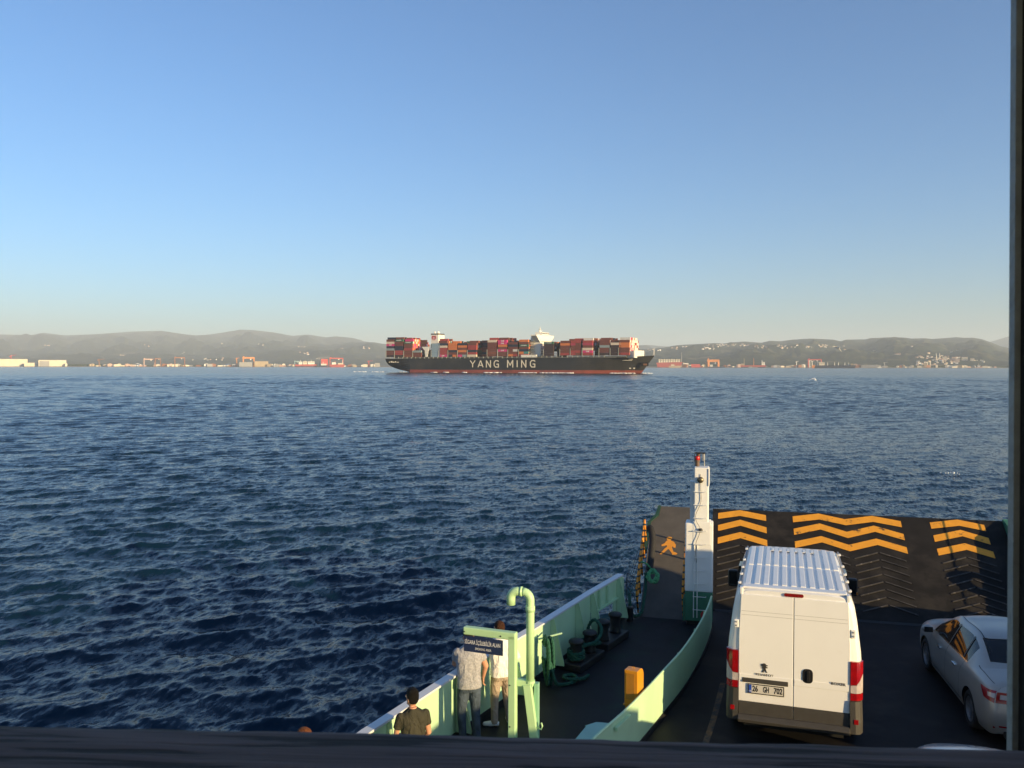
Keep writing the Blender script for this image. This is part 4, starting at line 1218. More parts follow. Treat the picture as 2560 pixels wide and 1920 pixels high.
    lion = [(-.30, -.95), (-.05, -.95), (.02, -.85), (-.10, -.72), (-.02, -.45), (.12, -.62), (.35, -.75), (.38, -.93), (.66, -.93), (.62, -.80), (.52, -.72), (.44, -.50), (.34, -.25), (.30, -.05), (.48, .05), (.62, -.02), (.74, .06), (.66, .22), (.44, .24), (.36, .34), (.56, .44), (.70, .42), (.76, .54), (.60, .66), (.40, .60), (.34, .80), (.10, .95), (-.18, .92), (-.42, .78), (-.62, .80), (-.70, .66), (-.46, .56), (-.40, .44), (-.66, .44), (-.76, .30), (-.58, .24), (-.30, .28), (-.24, .10), (-.52, .06), (-.58, -.10), (-.34, -.10), (-.18, -.16), (-.26, -.44), (-.36, -.66), (-.50, -.82)]
    MB().prism([(-.44 + x*.075, 0, 1.225 + z*.078) for x, z in lion], (0, -.030, 0), (0, -.0225, 0)).build('emblem', em, root)
    def label_text(s, size, w, x, z, bold, mat, y=-.0335):
        me = text_mesh(s, size, bold, .0012)
        ww = max(v.co.x for v in me.vertices) - min(v.co.x for v in me.vertices)
        o = link('lettering', me, mat, root); o.rotation_euler = (R(90), 0, 0); o.scale = (w/ww, 1, 1); o.location = (x, y, z)
        return o
    label_text('PEUGEOT', .050, .27, -.435, 1.112, .0004, em)
    label_text('BOXER', .058, .215, .665, 1.10, .0012, em)
    MB().box((-.425, -.0315, 1.005), (.70, .016, .075)).build('plate_light_bar', grey_plastic, root, bevel=.006)
    pl = MB().box((-.41, -.0355, .875), (.53, .008, .135)).build('number_plate', M('number_plate_white', (.58, .55, .49), .4, var=.05, vs=6), root, bevel=.003)
    for x, w in ((-.41, .55),):
        f = MB()
        for dz in (-.0725, .0725): f.box((x, -.035, .875+dz), (w, .012, .012))
        for dx in (-.27, .27): f.box((x+dx, -.035, .875), (.012, .0118, .133))
        f.build('plate_frame', dark_plastic, pl)
    MB().box((-.652, -.0405, .875), (.042, .003, .125)).build('plate_band', M('plate_blue', (.02, .07, .38), .4), pl)
    tr = text_mesh('TR', .03, .0006, .0006); o = link('lettering', tr, letter_white, pl); o.rotation_euler = (R(90), 0, 0); o.location = (-.652, -.0425, .835)
    pt = M('plate_black', (.012, .012, .012), .5)
    for s, x, w in (('26', -.575, .085), ('GH', -.408, .090), ('702', -.225, .130)):
        me = text_mesh(s, .128, .0035, .0006); ww = max(v.co.x for v in me.vertices) - min(v.co.x for v in me.vertices)
        o = link('lettering', me, pt, pl); o.rotation_euler = (R(90), 0, 0); o.scale = (w/ww, 1, 1); o.location = (x, -.041, .875)
    # tail lamps wrapping the corners, three panes each
    for s in (-1, 1):
        tl = None
        xa = .842; pts = [(xa, -.040), (.93, -.036), (.985, -.010), (1.026, .06), (1.03, .12)]
        zs = [[.87]*5, [.978]*5, [.984]*5, [1.10, 1.11, 1.19, 1.27, 1.28], [1.106, 1.116, 1.196, 1.276, 1.286], [1.47]*5]
        for lo_i, mt, nm in ((4, red_lamp, 'tail_light'), (2, clear_lamp, 'indicator_pane'), (0, red_lamp, 'brake_pane')):
            q = MB()
            bot = [(s*x, y, z) for (x, y), z in zip(pts, zs[lo_i])]; top = [(s*x, y, z) for (x, y), z in zip(pts, zs[lo_i+1])]
            q.grid([bot, top])
            q.grid([top, [(s*min(x, .93), .03, p_[2]) for (x, y), p_ in zip(pts, top)]]); q.grid([bot, [(s*min(x, .93), .03, p_[2]) for (x, y), p_ in zip(pts, bot)]])
            q.add([bot[0], top[0], (s*xa, .03, top[0][2]), (s*xa, .03, bot[0][2])], [(0, 1, 2, 3)])
            o = q.build(nm, mt, root if tl is None else tl, smooth=False)
            if tl is None: tl = o
        # bumper corners with reflectors
        bc = MB(); pts = [(.842, -.075), (.92, -.075), (.99, -.045), (1.03, .05), (1.03, .42)]
        lo_ = [(s*x, y, .36) for x, y in pts]; mi_ = [(s*x, y, .55) for x, y in pts]; hi_ = [(s*(x-.01), y+.02, .862) for x, y in pts]
        bc.grid([lo_, mi_, hi_]); bc.grid([hi_, [(s*.86, .03, .862)]*5]); bc.grid([lo_, [(s*.86, .1, .36)]*5])
        bc.add([lo_[0], mi_[0], hi_[0], (s*.842, .03, .862), (s*.842, .03, .36)], [(0, 1, 2, 3, 4)])
        bo = bc.build('bumper_corner', grey_plastic, root)
        MB().box((s*.925, -.078, .555), (.065, .01, .075)).build('reflector', red_lamp, bo, bevel=.004)
    MB().prism([(0, -.115, .34), (0, -.135, .40), (0, -.06, .455), (0, .05, .455), (0, .05, .34)], (-.84, 0, 0), (.84, 0, 0)).build('rear_step', grey_plastic, root, bevel=.01)
    MB().box((0, .5, .30), (1.5, 1.0, .10)).build('underbody', well_m, root)
    MB().box((0, 2.8, .42), (1.5, 4.6, .22)).build('underbody', well_m, root)
    # high brake light
    br = MB().prism([(x, y, z+2.425) for x, y, z in rr(.29, .052, .024)], (0, -.022, 0), (0, .06, 0)).build('brake_light', M('dark_red_lamp', (.20, .012, .012), .2, coat=.3), root)
    for k in range(5):
        MB().box((-.10 + .05*k, -.024, 2.425), (.018, .004, .014)).build('lamp_cell', red_lamp, br)
    # roof: raised pressings between channels, in two fields, with gutter strips and rack mounts
    for y0, y1 in ((.30, 1.62), (1.70, 3.25)):
        for k in range(11):
            x = -.715 + k*.143
            zc = 2.482 - .006*(x/.7)**2
            if abs(x) > .68: zc -= .008
            MB().box((x, (y0+y1)/2, zc), (.082, y1-y0, .036)).build('roof_rib', white, root, bevel=.007)
    MB().box((0, .155, 2.478), (1.56, .20, .036)).build('roof_end_panel', white, root, bevel=.012)
    for k in range(6):
        MB().box((-.36 + .143*k, 3.02, 2.497), (.05, .26, .012)).build('roof_pressing', white, root, bevel=.003)
    for s in (-1, 1):
        MB().box((s*.835, 1.75, 2.452), (.03, 3.2, .014)).build('roof_gutter', M('gutter_sealant', (.30, .30, .30), .7), root)
        MB().box((s*.80, .06, 2.43), (.05, .14, .11)).build('gutter_end', white, root, bevel=.01)
        for y in (.35, .95, 1.45, 2.05, 3.0):
            bk = MB().box((s*.845, y, 2.475), (.05, .085, .03)).build('rack_mount', white, root, bevel=.008)
            MB().lathe([(.012, .0), (.012, .012)], (s*.845, y, 2.488), 8).build('mount_bolt', galv, bk)
    # mirrors, windows, lamps and seams
    for s in (-1, 1):
        mr = MB().box((s*1.165, 4.22, 1.58), (.20, .12, .36)).build('mirror', dark_plastic, root, bevel=.04)
        MB().box((s*1.165, 4.154, 1.60), (.155, .008, .27)).build('mirror_glass', glass_dark, mr, bevel=.003)
        MB().box((s*1.03, 4.24, 1.52), (.16, .06, .08)).build('mirror_arm', dark_plastic, mr)
        if s > 0: MB().box((s*1.255, 4.20, 1.47), (.03, .08, .05)).build('side_repeater', M('amber_lamp', (.6, .2, .02), .3), mr)
        w = MB().prism([(0, 3.30, 1.42), (0, 4.25, 1.42), (0, 4.10, 1.70), (0, 3.88, 2.02), (0, 3.30, 2.06)], (s*.955, 0, 0), (s*1.006, 0, 0)).build('door_window', glass_dark, root)
        MB().box((s*1.0, 3.22, 1.25), (.05, .008, 1.5)).build('door_seam', seam_m, root)
        MB().box((s*1.022, 2.4, .72), (.02, 2.0, .12)).build('side_moulding', grey_plastic, root, bevel=.004)
        for y in (.98, 4.42): wheel(root, s*.90, y, .34, .22, s, 6)
        MB().ball((s*.70, 5.20, .98), (.16, .16, .14)).build('headlight', clear_lamp, root, smooth=True)
    ws = MB().grid([[(x, 3.86 + .12*(1 - (x/.8)**2)*0.3, 2.36) for x in np.linspace(-.72, .72, 9)], [(x, 4.62 + .10*(1-(x/.8)**2), 1.58) for x in np.linspace(-.84, .84, 9)]]).build('windshield', glass_dark, root, smooth=True)
    MB().box((0, 5.36, .62), (1.7, .16, .46)).build('front_bumper', grey_plastic, root, bevel=.04)
    return root
make_van('tall white panel van with ribbed roof parked on the car deck', (1.06, 13.72, 0.004), R(-3.7))

# ---------------- unseen vehicles, added on the far lane so their shadows cross the deck
def make_unseen_truck(label, loc, L_, Hb, col, unseen_truck_cab):
    root = empty('unseen_box_truck', loc, 0, label, 'truck', 'unseen trucks added on the far lane')
    tm = M('unseen_truck_paint', col, .4, var=.04, vs=2)
    MB().box((0, L_/2, .95 + (Hb-.95)/2), (2.3, L_, Hb-.95)).build('unseen_truck_cargo_box', tm, root, bevel=.02)
    cy, ch, c2y, c2h = unseen_truck_cab      # cab: roof end, roof height, nose, nose height
    MB().prism([(0, L_+.08, .6), (0, L_+c2y, .6), (0, L_+c2y, c2h*.6), (0, L_+c2y-.06, c2h), (0, L_+cy, ch), (0, L_+.08, ch)], (-1.10, 0, 0), (1.10, 0, 0)).build('unseen_truck_cab', tm, root, bevel=.03)
    MB().prism([(0, L_+c2y-.04, c2h+.02), (0, L_+cy+.03, ch-.1), (0, L_+cy, ch-.1), (0, L_+c2y-.08, c2h+.02)], (-.95, .03, 0), (.95, .03, 0)).build('windshield', glass_dark, root)
    MB().box((0, L_/2+.4, .72), (.9, L_+1.0, .2)).build('chassis', dark_plastic, root)
    for s in (-1, 1):
        for y in (L_*.22, L_+.4): wheel(root, s*.95, y, .42, .28, s, 6)
    return root
make_unseen_truck('unseen white box truck added in the far lane for its shadow', (8.45, 11.35, 0.004), 4.15, 3.55, (.62, .62, .60), (.18, 3.35, .92, 2.1))
make_unseen_truck('unseen blue box truck added further back in the far lane for its shadow', (8.45, 2.3, 0.004), 5.2, 3.0, (.10, .16, .30), (.9, 2.35, 1.75, 1.5))
city = make_sedan('unseen_city_car', 'unseen small dark car added in the far lane for its shadow', (7.75, 16.62, 0.004), 0, M('unseen_car_paint', (.03, .04, .07), .3, coat=.5), detail=False)
city.scale = (.92, .72, 1.16)
# ------------------------------------------------------------------ people
def rings(mb, L_, n=20):
    """stack of horizontal ellipses (cx, cy, z, rx, ry), closed"""
    vs = []; fs = []
    for (cx, cy, z, rx, ry) in L_:
        for k in range(n):
            a = 2*math.pi*k/n
            c, s = math.cos(a), math.sin(a)
            e = 0.8
            vs.append((cx + rx*math.copysign(abs(c)**e, c), cy + ry*math.copysign(abs(s)**e, s), z))
    for i in range(len(L_)-1):
        for k in range(n):
            fs.append((i*n+k, i*n+(k+1) % n, (i+1)*n+(k+1) % n, (i+1)*n+k))
    fs.append(tuple(reversed(range(n)))); fs.append(tuple((len(L_)-1)*n+k for k in range(n)))
    mb.add(vs, fs)
def remeshed(mb, name, mat, parent, voxel=0.010, smooth=4):
    o = mb.build(name, mat, parent, smooth=True)
    r = o.modifiers.new('remesh', 'REMESH'); r.mode = 'VOXEL'; r.voxel_size = voxel; r.use_smooth_shade = True
    s = o.modifiers.new('smooth', 'SMOOTH'); s.factor = 0.5; s.iterations = smooth
    return o
def cloth(name, col, var=0.12, vs=9, wr=0.6, dirt=None, ds=30, dlo=.45, dhi=.6):
    m = M(name, col, 0.85, var=var, vs=vs, spec=0.15, dirt=dirt, ds=ds, dlo=dlo, dhi=dhi)
    nt = m.node_tree; nd = nt.nodes; lk = nt.links
    tc = nd['Texture Coordinate']
    n = nd.new('ShaderNodeTexNoise'); n.inputs['Scale'].default_value = 7; n.inputs['Detail'].default_value = 3; n.inputs['Distortion'].default_value = 1.2
    mp = nd.new('ShaderNodeMapping'); mp.inputs['Scale'].default_value = (1.2, 1.2, 0.7); mp.inputs['Rotation'].default_value = (0.3, 0.5, 0)
    lk.new(tc.outputs['Object'], mp.inputs['Vector']); lk.new(mp.outputs['Vector'], n.inputs['Vector'])
    b = nd.new('ShaderNodeBump'); b.inputs['Strength'].default_value = min(1, wr*1.6); b.inputs['Distance'].default_value = 0.07
    lk.new(n.outputs['Fac'], b.inputs['Height']); lk.new(b.outputs['Normal'], nd['Principled BSDF'].inputs['Normal'])
    return m
skin_m = M('skin', (0.52, 0.27, 0.17), 0.55, var=0.08, vs=12, spec=0.3)
skin_m.node_tree.nodes['Principled BSDF'].inputs['Subsurface Weight'].default_value = 0.06

def hand(mb, wrist, d, thumb, curl=0.5):
    """palm and five bent fingers; d = direction of the hand, thumb = side of the thumb"""
    d = Vector(d).normalized(); t = Vector(thumb); t = (t - d*t.dot(d)).normalized(); n = d.cross(t)
    w = Vector(wrist)
    for k in range(4):
        s = (0.030 - 0.020*k)
        mb.tube([w + t*s*0.6, w + d*0.05 + t*s, w + d*0.088 + t*s], [0.015, 0.015, 0.013], 8)
        L_ = (0.038, 0.044, 0.041, 0.031)[k]
        p0 = w + d*0.086 + t*s
        p1 = p0 + (d*math.cos(curl) + n*math.sin(curl))*L_
        p2 = p1 + (d*math.cos(curl*2) + n*math.sin(curl*2))*L_*0.75
        p3 = p2 + (d*math.cos(curl*2.6) + n*math.sin(curl*2.6))*L_*0.55
        mb.tube([p0, p1, p2, p3], [0.0098, 0.009, 0.0085, 0.0065], 7)
    mb.tube([w + t*0.022 + d*0.015, w + t*0.048 + d*0.045 + n*0.01, w + t*0.055 + d*0.075 + n*0.022, w + t*0.050 + d*0.098 + n*0.03], [0.014, 0.0115, 0.010, 0.007], 7)

def person(label, loc, rz, J, cols, hair_col, lean=0.0, scale=1.0, sleeve=0.55, headturn=0.0, group='passengers at the bulwark', shoes=True, hairlen=0.0, bulk=1.0, shirt_hem=0.86, collar=None):
    root = empty('person', loc, rz, label, 'person', group); root.scale = (scale,)*3
    def Lp(p):
        p = Vector(p)
        if p.z > 0.92: p.y += lean*(p.z - 0.92)
        return p
    g = lambda k: Lp(J[k])
    # --- body: one continuous surface
    mb = MB()
    dy = lambda z: lean*max(0, z - 0.92)
    rings(mb, [(0, dy(z)+o, z, rx, ry) for z, rx, ry, o in ((0.80, .135, .105, 0), (.88, .165, .12, 0), (.98, .155, .11, 0), (1.08, .14, .10, 0), (1.22, .165, .115, 0), (1.34, .175, .115, 0), (1.42, .15, .09, 0), (1.46, .09, .07, .0))])
    hp = Lp((0, 0, 1.46)); nk = g('neck')
    mb.tube([Lp((0, -0.005, 1.42)), nk], [0.062, 0.056], 14)
    hc = nk + Vector((0, 0.022, 0.118))
    ct, stn = math.cos(headturn), math.sin(headturn)
    hd = lambda x, y, z: hc + Vector((x*ct - y*stn, x*stn + y*ct, z))
    rings(mb, [(hc.x + 0, hc.y + o, hc.z + z, rx, ry) for z, rx, ry, o in ((-.118, .040, .045, .03), (-.09, .058, .075, .02), (-.04, .070, .090, .008), (.02, .076, .098, .0), (.07, .070, .090, -.004), (.105, .048, .062, -.006), (.122, .018, .025, -.006))])
    # face: nose, brow, lips, chin, ears
    mb.tube([hd(0, .095, .02), hd(0, .112, -.018), hd(0, .100, -.03)], [.010, .015, .011], 8)
    mb.ball(hd(0, .088, -.058), (.024, .012, .010)); mb.ball(hd(0, .078, -.098), (.024, .02, .018))
    for s in (-1, 1):
        mb.ball(hd(s*.082, -.006, -.012), (.014, .026, .036)); mb.ball(hd(s*.030, .086, .018), (.018, .012, .010))
        mb.tube([g('sh%d' % s), g('el%d' % s), g('wr%d' % s)], [.052*bulk, .044*bulk, .030], 12)
        mb.ball(g('el%d' % s), .044*bulk)
        h = J['hand%d' % s]; hand(mb, g('wr%d' % s), h[0], h[1], h[2] if len(h) > 2 else .5)
        hip = Lp((s*.088, 0, .88))
        mb.tube([hip, Vector(J['kn%d' % s]), Vector(J['an%d' % s])], [.085, .056, .040], 14)
        a = Vector(J['an%d' % s]); f = Vector((J['foot%d' % s][0], J['foot%d' % s][1], 0)).normalized()
        mb.tube([a - f*.045 - Vector((0, 0, a.z - .045)), a + f*.06 - Vector((0, 0, a.z - .04)), a + f*.16 - Vector((0, 0, a.z - .03))], [.040, .038, .028], 10)
    remeshed(mb, 'body', skin_m, root, 0.0072, 3)
    em_ = M('eye_white', (.7, .68, .65), .3)
    for s in (-1, 1):
        MB().ball(hd(s*.030, .090, .006), .0115).build('eye', em_, root, smooth=True)
    # --- hair
    hb2 = MB(); hm = M('hair', hair_col, .75, var=.5, vs=70, bump=1.0, bs=150, spec=.2)
    rings(hb2, [(hc.x, hc.y + o, hc.z + z, rx, ry) for z, rx, ry, o in ((-.066 - hairlen, .036, .022, -.066), (-.046 - hairlen*.6, .060, .040, -.055), (-.02, .074, .058, -.042), (.03, .0825, .084, -.022), (.075, .0805, .096, -.012), (.112, .063, .078, -.009), (.134, .032, .044, -.010))])
    rr_ = random.Random(int(abs(loc[0])*1000))
    for k in range(26):
        a = rr_.uniform(0, 6.28); t = rr_.uniform(.2, 1.25)
        hb2.ball(hc + Vector((.076*math.sin(t)*math.cos(a), -.014 + .088*math.sin(t)*math.sin(a)*(1 if math.sin(a) < 0 else .9), .03 + .098*math.cos(t))), rr_.uniform(.010, .020), 7, 5)
    remeshed(hb2, 'hair', hm, root, .008, 1)
    # --- shirt
    sh = MB()
    rings(sh, [(0, dy(z)+o, z, rx*bulk, ry*bulk) for z, rx, ry, o in ((shirt_hem, .185, .145, -.004), (.95, .178, .138, -.004), (1.05, .168, .128, 0), (1.18, .182, .134, 0), (1.32, .198, .135, 0), (1.40, .188, .112, 0), (1.44, .140, .092, .0), (1.475, .085, .075, 0), (1.49, .070, .068, 0))])
    for s in (-1, 1):
        a, e, w = g('sh%d' % s), g('el%d' % s), g('wr%d' % s)
        sh.ball(a, .066*bulk)
        if sleeve <= 1:
            sh.tube([a, a + (e-a)*sleeve*.6, a + (e-a)*sleeve], [.066*bulk, .066*bulk, .068*bulk], 14)
        else:
            sh.tube([a, e, e + (w-e)*(sleeve-1)], [.066*bulk, .058*bulk, .050*bulk], 14); sh.ball(e, .062*bulk)
    so_ = remeshed(sh, 'shirt', cols[0], root, .011, 5)
    if collar is not None:
        cm = MB(); q = Lp((0, -0.004, 1.478))
        P = [[(q.x + r*math.cos(a), q.y + r*.92*math.sin(a), q.z + zz) for a in np.linspace(0, 2*math.pi, 25)[:-1]] for r, zz in ((.078, -.02), (.072, .022), (.066, .024), (.066, -.02), (.078, -.02))]
        cm.grid(P, wrap=True); cm.build('collar', collar, so_, smooth=True)
    # --- trousers
    tr_ = MB()
    rings(tr_, [(0, 0, .80, .165, .125), (0, -.004, .88, .178, .135), (0, dy(.98), .98, .168, .124)])
    for s in (-1, 1):
        hip = Vector((s*.088, 0, .86)); k = Vector(J['kn%d' % s]); a = Vector(J['an%d' % s])
        tr_.tube([hip, hip + (k-hip)*.5, k, k + (a-k)*.5, a + Vector((0, 0, .0)), a - Vector((0, 0, .03))], [.098, .090, .073, .064, .060, .062], 16)
    to = remeshed(tr_, 'trousers', cols[1], root, .011, 4)
    if cols[3:]:
        sb = MB().box((0, -.130, .79), (.004, .012, .16)).build('seam', cols[3], to) if False else None
    # --- shoes
    for s in (-1, 1):
        sm = MB(); a = Vector(J['an%d' % s]); f = Vector((J['foot%d' % s][0], J['foot%d' % s][1], 0)).normalized(); a.z = 0
        sm.tube([a - f*.075 + Vector((0, 0, .045)), a + Vector((0, 0, .055)), a + f*.09 + Vector((0, 0, .043)), a + f*.175 + Vector((0, 0, .034)), a + f*.20 + Vector((0, 0, .03))], [.036, .048, .045, .037, .022], 12)
        sm.tube([a + Vector((0, 0, .05)), a + Vector((0, 0, .10))], [.046, .046], 12)
        remeshed(sm, 'shoe', cols[2], root, .009, 3)
    return root

def joints(**k):
    J = {'neck': (0, .0, 1.50), 'sh-1': (-.178, 0, 1.385), 'sh1': (.178, 0, 1.385), 'el-1': (-.25, -.02, 1.12), 'el1': (.25, -.02, 1.12),
         'wr-1': (-.24, .10, .90), 'wr1': (.24, .10, .90), 'hand-1': ((0, .1, -1), (1, .4, 0)), 'hand1': ((0, .1, -1), (-1, .4, 0)),
         'kn-1': (-.10, .02, .48), 'kn1': (.10, .02, .48), 'an-1': (-.105, -.01, .085), 'an1': (.105, -.01, .085), 'foot-1': (-.2, 1), 'foot1': (.25, 1)}
    for a, b in k.items(): J[a.replace('L', '-1').replace('R', '1')] = b
    return J
DK = 0.006
# man in the grey patterned shirt and jeans, leaning on the rail
grey_print = cloth('grey_print_shirt', (.27, .27, .29), .05, 12, .35, dirt=(.37, .37, .39), ds=34, dlo=.44, dhi=.58)
jeans = cloth('blue_jeans', (.055, .075, .105), .3, 7, .5)
person('person in grey patterned shirt and blue jeans leaning on the bulwark', (-3.97, 12.62, DK), R(24),
       joints(elR=(.275, .08, 1.13), wrR=(.245, .19, .92), handR=((-.1, .2, -1), (-.3, 1, 0), .5), elL=(-.20, .20, 1.15), wrL=(-.04, .38, 1.14), handL=((1, .3, 0), (0, .2, 1), .4), knL=(-.12, .0, .47), anL=(-.10, -.03, .085), knR=(.10, -.02, .47), anR=(.12, -.06, .085)),
       (grey_print, jeans, M('dark_shoe', (.02, .02, .022), .5)), (.012, .009, .008), lean=.14, scale=1.03, bulk=1.08, headturn=R(20), collar=M('pale_collar', (.55, .6, .68), .8))
# man in the white shirt and beige trousers
person('person in white shirt, beige trousers and white trainers behind the sign board', (-3.62, 13.30, DK), R(38),
       joints(elR=(.28, -.04, 1.14), wrR=(.22, .16, 1.02), handR=((-.5, 1, 0), (0, 0, 1), .5), elL=(-.34, .20, 1.14), wrL=(-.20, .40, 1.16), handL=((.7, .6, .2), (0, .1, 1), .5), knL=(-.10, .05, .48), anL=(-.11, .02, .085), footL=(-.9, .5), knR=(.12, .04, .48), anR=(.16, .02, .085), footR=(.2, 1)),
       (cloth('white_shirt', (.74, .72, .68), .03, 6, .5), cloth('beige_trousers', (.36, .29, .22), .12, 6, .8), M('white_trainer', (.68, .70, .72), .55, var=.05, vs=9)), (.055, .022, .010), lean=.10, scale=1.0, bulk=1.05, sleeve=1.55, headturn=R(15))
# man in the olive t-shirt, arms folded
person('person in dark olive t-shirt with short black hair nearest the bulwark edge', (-4.02, 10.30, DK), R(38),
       joints(elL=(-.235, .06, 1.10), wrL=(.06, .20, 1.09), handL=((1, .1, -.1), (0, .2, 1), .5), elR=(.235, .05, 1.10), wrR=(.19, .20, .96), handR=((-.3, .5, -.8), (-.4, 1, 0), .6)),
       (cloth('olive_shirt', (.045, .043, .030), .15, 8, .55), cloth('dark_trousers', (.03, .03, .035), .2, 8, .5), M('brown_shoe', (.05, .03, .02), .5)), (.006, .005, .004), lean=.04, scale=.985, bulk=.92, headturn=R(30))
# only the crown of this head shows over the wooden rail
person('person with reddish brown hair, only the crown of the head showing above the rail', (-4.86, 8.95, DK), R(70),
       joints(), (cloth('teal_shirt', (.06, .12, .14), .15, 8, .5), jeans, M('black_shoe', (.02, .02, .02), .5)), (.16, .055, .020), lean=.06, scale=.955)
# ------------------------------------------------------------------ container ship
SHIP_A = R(26)
s_r, s_d = -167.8, 1092.0
def ship_build():
    stern = from_rd(s_r, s_d, SEA)
    fwd = from_rd(math.cos(SHIP_A), -math.sin(SHIP_A))
    ang = math.atan2(fwd.y, fwd.x)                 # local +X = toward the bow, local +Y = away from the ferry
    SM = Matrix.Translation(stern) @ Matrix.Rotation(ang, 4, 'Z')
    root = empty('container_ship', stern, ang, 'long black container ship with red boot top and stacked containers', 'ship')
    Ls, Bm = 366.0, 50.0
    black = M('ship_hull_black', (.020, .021, .023), .5, var=.25, vs=.05, dirt=(.05, .045, .04), ds=.03, dlo=.5, dhi=.75)
    red = M('ship_boot_red', (.26, .06, .045), .6, var=.25, vs=.06, dirt=(.14, .05, .04), ds=.05, dlo=.5, dhi=.7)
    cream = M('ship_lettering_cream', (.72, .66, .52), .5)
    swhite = M('ship_white', (.78, .75, .66), .5, var=.04, vs=.1)
    sgrey = M('ship_lashing_grey', (.36, .37, .33), .6, var=.15, vs=.2)
    # stations: x, half beam at keel level, waterline, deck; deck height
    def deckz(x): return 17.8 + 1.6*max(0, (x-150)/216)**1.2 + (1.4*max(0, (x-335)/31)**1.0)
    def half(x, k):
        # k 0 waterline, 1 deck
        if x < 40:
            f = (x/40); wl_ = .55*(Bm/2)*f**.6 + (Bm/2)*.3; wl_ = min(wl_, Bm/2); dk_ = Bm/2*(.94 + .06*min(1, x/12))
        elif x > 265:
            f = (x-265)/101; wl_ = Bm/2*max(0, 1 - f**1.55*1.28) ; dk_ = Bm/2*max(0, 1 - f**3.4)
        else: wl_ = dk_ = Bm/2
        if 40 <= x <= 80: wl_ = max(wl_, 0); 
        return wl_*(1-k) + dk_*k
    xs = [0, 4, 9, 16, 26, 40, 60, 100, 150, 200, 250, 270, 285, 300, 312, 322, 332, 342, 350, 356, 361, 365]
    mb = MB(); mr = MB()
    def ring(x, levels):
        out = []
        for z in levels:
            t = min(1, max(0, z/deckz(x)))
            k = t**.7 if x > 200 else t**.45
            hw = half(x, k)
            # counter stern: the stern rises out of the water; the bow rakes
            xx = x
            if x < 40: xx = x + (1-t)**3.2*(34*(1 - x/40))
            if x > 330: xx = x - (1-t)*(16*(x-330)/35)
            out.append((xx*.98, hw, z))
        return out
    lv_b = [3.6, 6, 9, 12, 15, 1]; 
    def rows(zs_rel):
        P = []
        for zr in zs_rel:
            P.append([ring(x, [zr(x)])[0] for x in xs])
        return P
    upper = [(lambda x, q=q: 3.6 + (deckz(x)-3.6)*q) for q in (0, .15, .3, .5, .7, .85, 1)]
    lower = [(lambda x, q=q: -3 + 6.6*q) for q in (0, .3, .6, 1)]
    def both(mb, P):
        a = [[(x, Bm/2 - h, z) for x, h, z in row] for row in P]; b = [[(x, Bm/2 + h, z) for x, h, z in row] for row in P]
        mb.grid(a); mb.grid(b)
        mb.grid([[a[i][0], b[i][0]] for i in range(len(P))]); mb.grid([[a[i][-1], b[i][-1]] for i in range(len(P))])
        return a, b
    a, b = both(mb, rows(upper))
    mb.grid([a[-1], b[-1]])
    mb.build('hull', black, root, smooth=False)
    both(mr, rows(lower)); mr.build('boot_topping', red, root, smooth=False)
    # lettering on the side: block letters cut from plate
    GL = {'Y': [((0, 1), (.42, .48)), ((.84, 1), (.42, .48)), ((.42, .5), (.42, 0))], 'A': [((0, 0), (.42, 1)), ((.84, 0), (.42, 1)), ((.16, .3), (.68, .3))],
          'N': [((.06, 0), (.06, 1)), ((.06, 1), (.74, 0)), ((.74, 0), (.74, 1))], 'M': [((.06, 0), (.06, 1)), ((.06, 1), (.48, .28)), ((.48, .28), (.9, 1)), ((.9, 0), (.9, 1))],
          'I': [((.06, 0), (.06, 1))], 'G': [((.78, .86), (.62, .97)), ((.62, .97), (.28, .97)), ((.28, .97), (.06, .72)), ((.06, .72), (.06, .28)), ((.06, .28), (.28, .03)), ((.28, .03), (.76, .03)), ((.76, .03), (.76, .46)), ((.76, .46), (.48, .46))]}
    GW = {'Y': .84, 'A': .84, 'N': .80, 'M': .96, 'I': .12, 'G': .82}
    def sidetext(s, x0, x1, zc, h):
        n = len(s); tot = sum(GW[c] for c in s); gap = ((x1-x0)/h - tot)/(n-1)
        x = x0; t = .145*h
        for c in s:
            mb = MB()
            for k, ((ax_, az_), (bx_, bz_)) in enumerate(GL[c]):
                a_ = Vector((x + ax_*h, 0, zc + (az_-.5)*h)); b_ = Vector((x + bx_*h, 0, zc + (bz_-.5)*h))
                d_ = b_ - a_; e_ = d_.normalized()*t*(.32 if c in 'GNM' else .0)
                mb.box((a_+b_)/2 + Vector((0, -.12 - .004*k, 0)), ((d_ + 2*e_).length, .12, t), rot=Matrix.Rotation(-math.atan2(d_.z, d_.x), 3, 'Y'))
            mb.build('letter', cream, root)
            x += (GW[c] + gap)*h
    def s_of(px):
        x = (px-1280)/FPX
        return (x*s_d - s_r)/(math.cos(SHIP_A) + x*math.sin(SHIP_A))
    sidetext('YANG', s_of(1175.5), s_of(1247), 11.0, 8.4)
    sidetext('MING', s_of(1268), s_of(1338), 11.2, 8.4)
    # small marks: name at bow and stern, thruster marks
    for (x, z, w, h) in ((s_of(1562), 15.2, 12, .7), (s_of(1570), 16.6, 5, .7), (s_of(1569), 6.0, 2.0, 1.4), (s_of(1578), 6.0, 2.0, 1.4)):
        MB().box((x, half(x, .75)*-1 + Bm/2 - .3 if x > 265 else -.1, z), (w, .5, h)).build('hull_mark', cream, root)
    for k, (w, h) in enumerate(((1.0, 1.6), (2.6, 2.0), (2.6, 1.4), (1.2, 1.8), (3.0, .8))):
        MB().box((7 + 3.3*k, .55, 13.2 + (.4 if k % 2 else 0)), (w, .3, h)).build('hull_mark', cream, root)
    # recessed anchor pocket
    ax = s_of(1600)
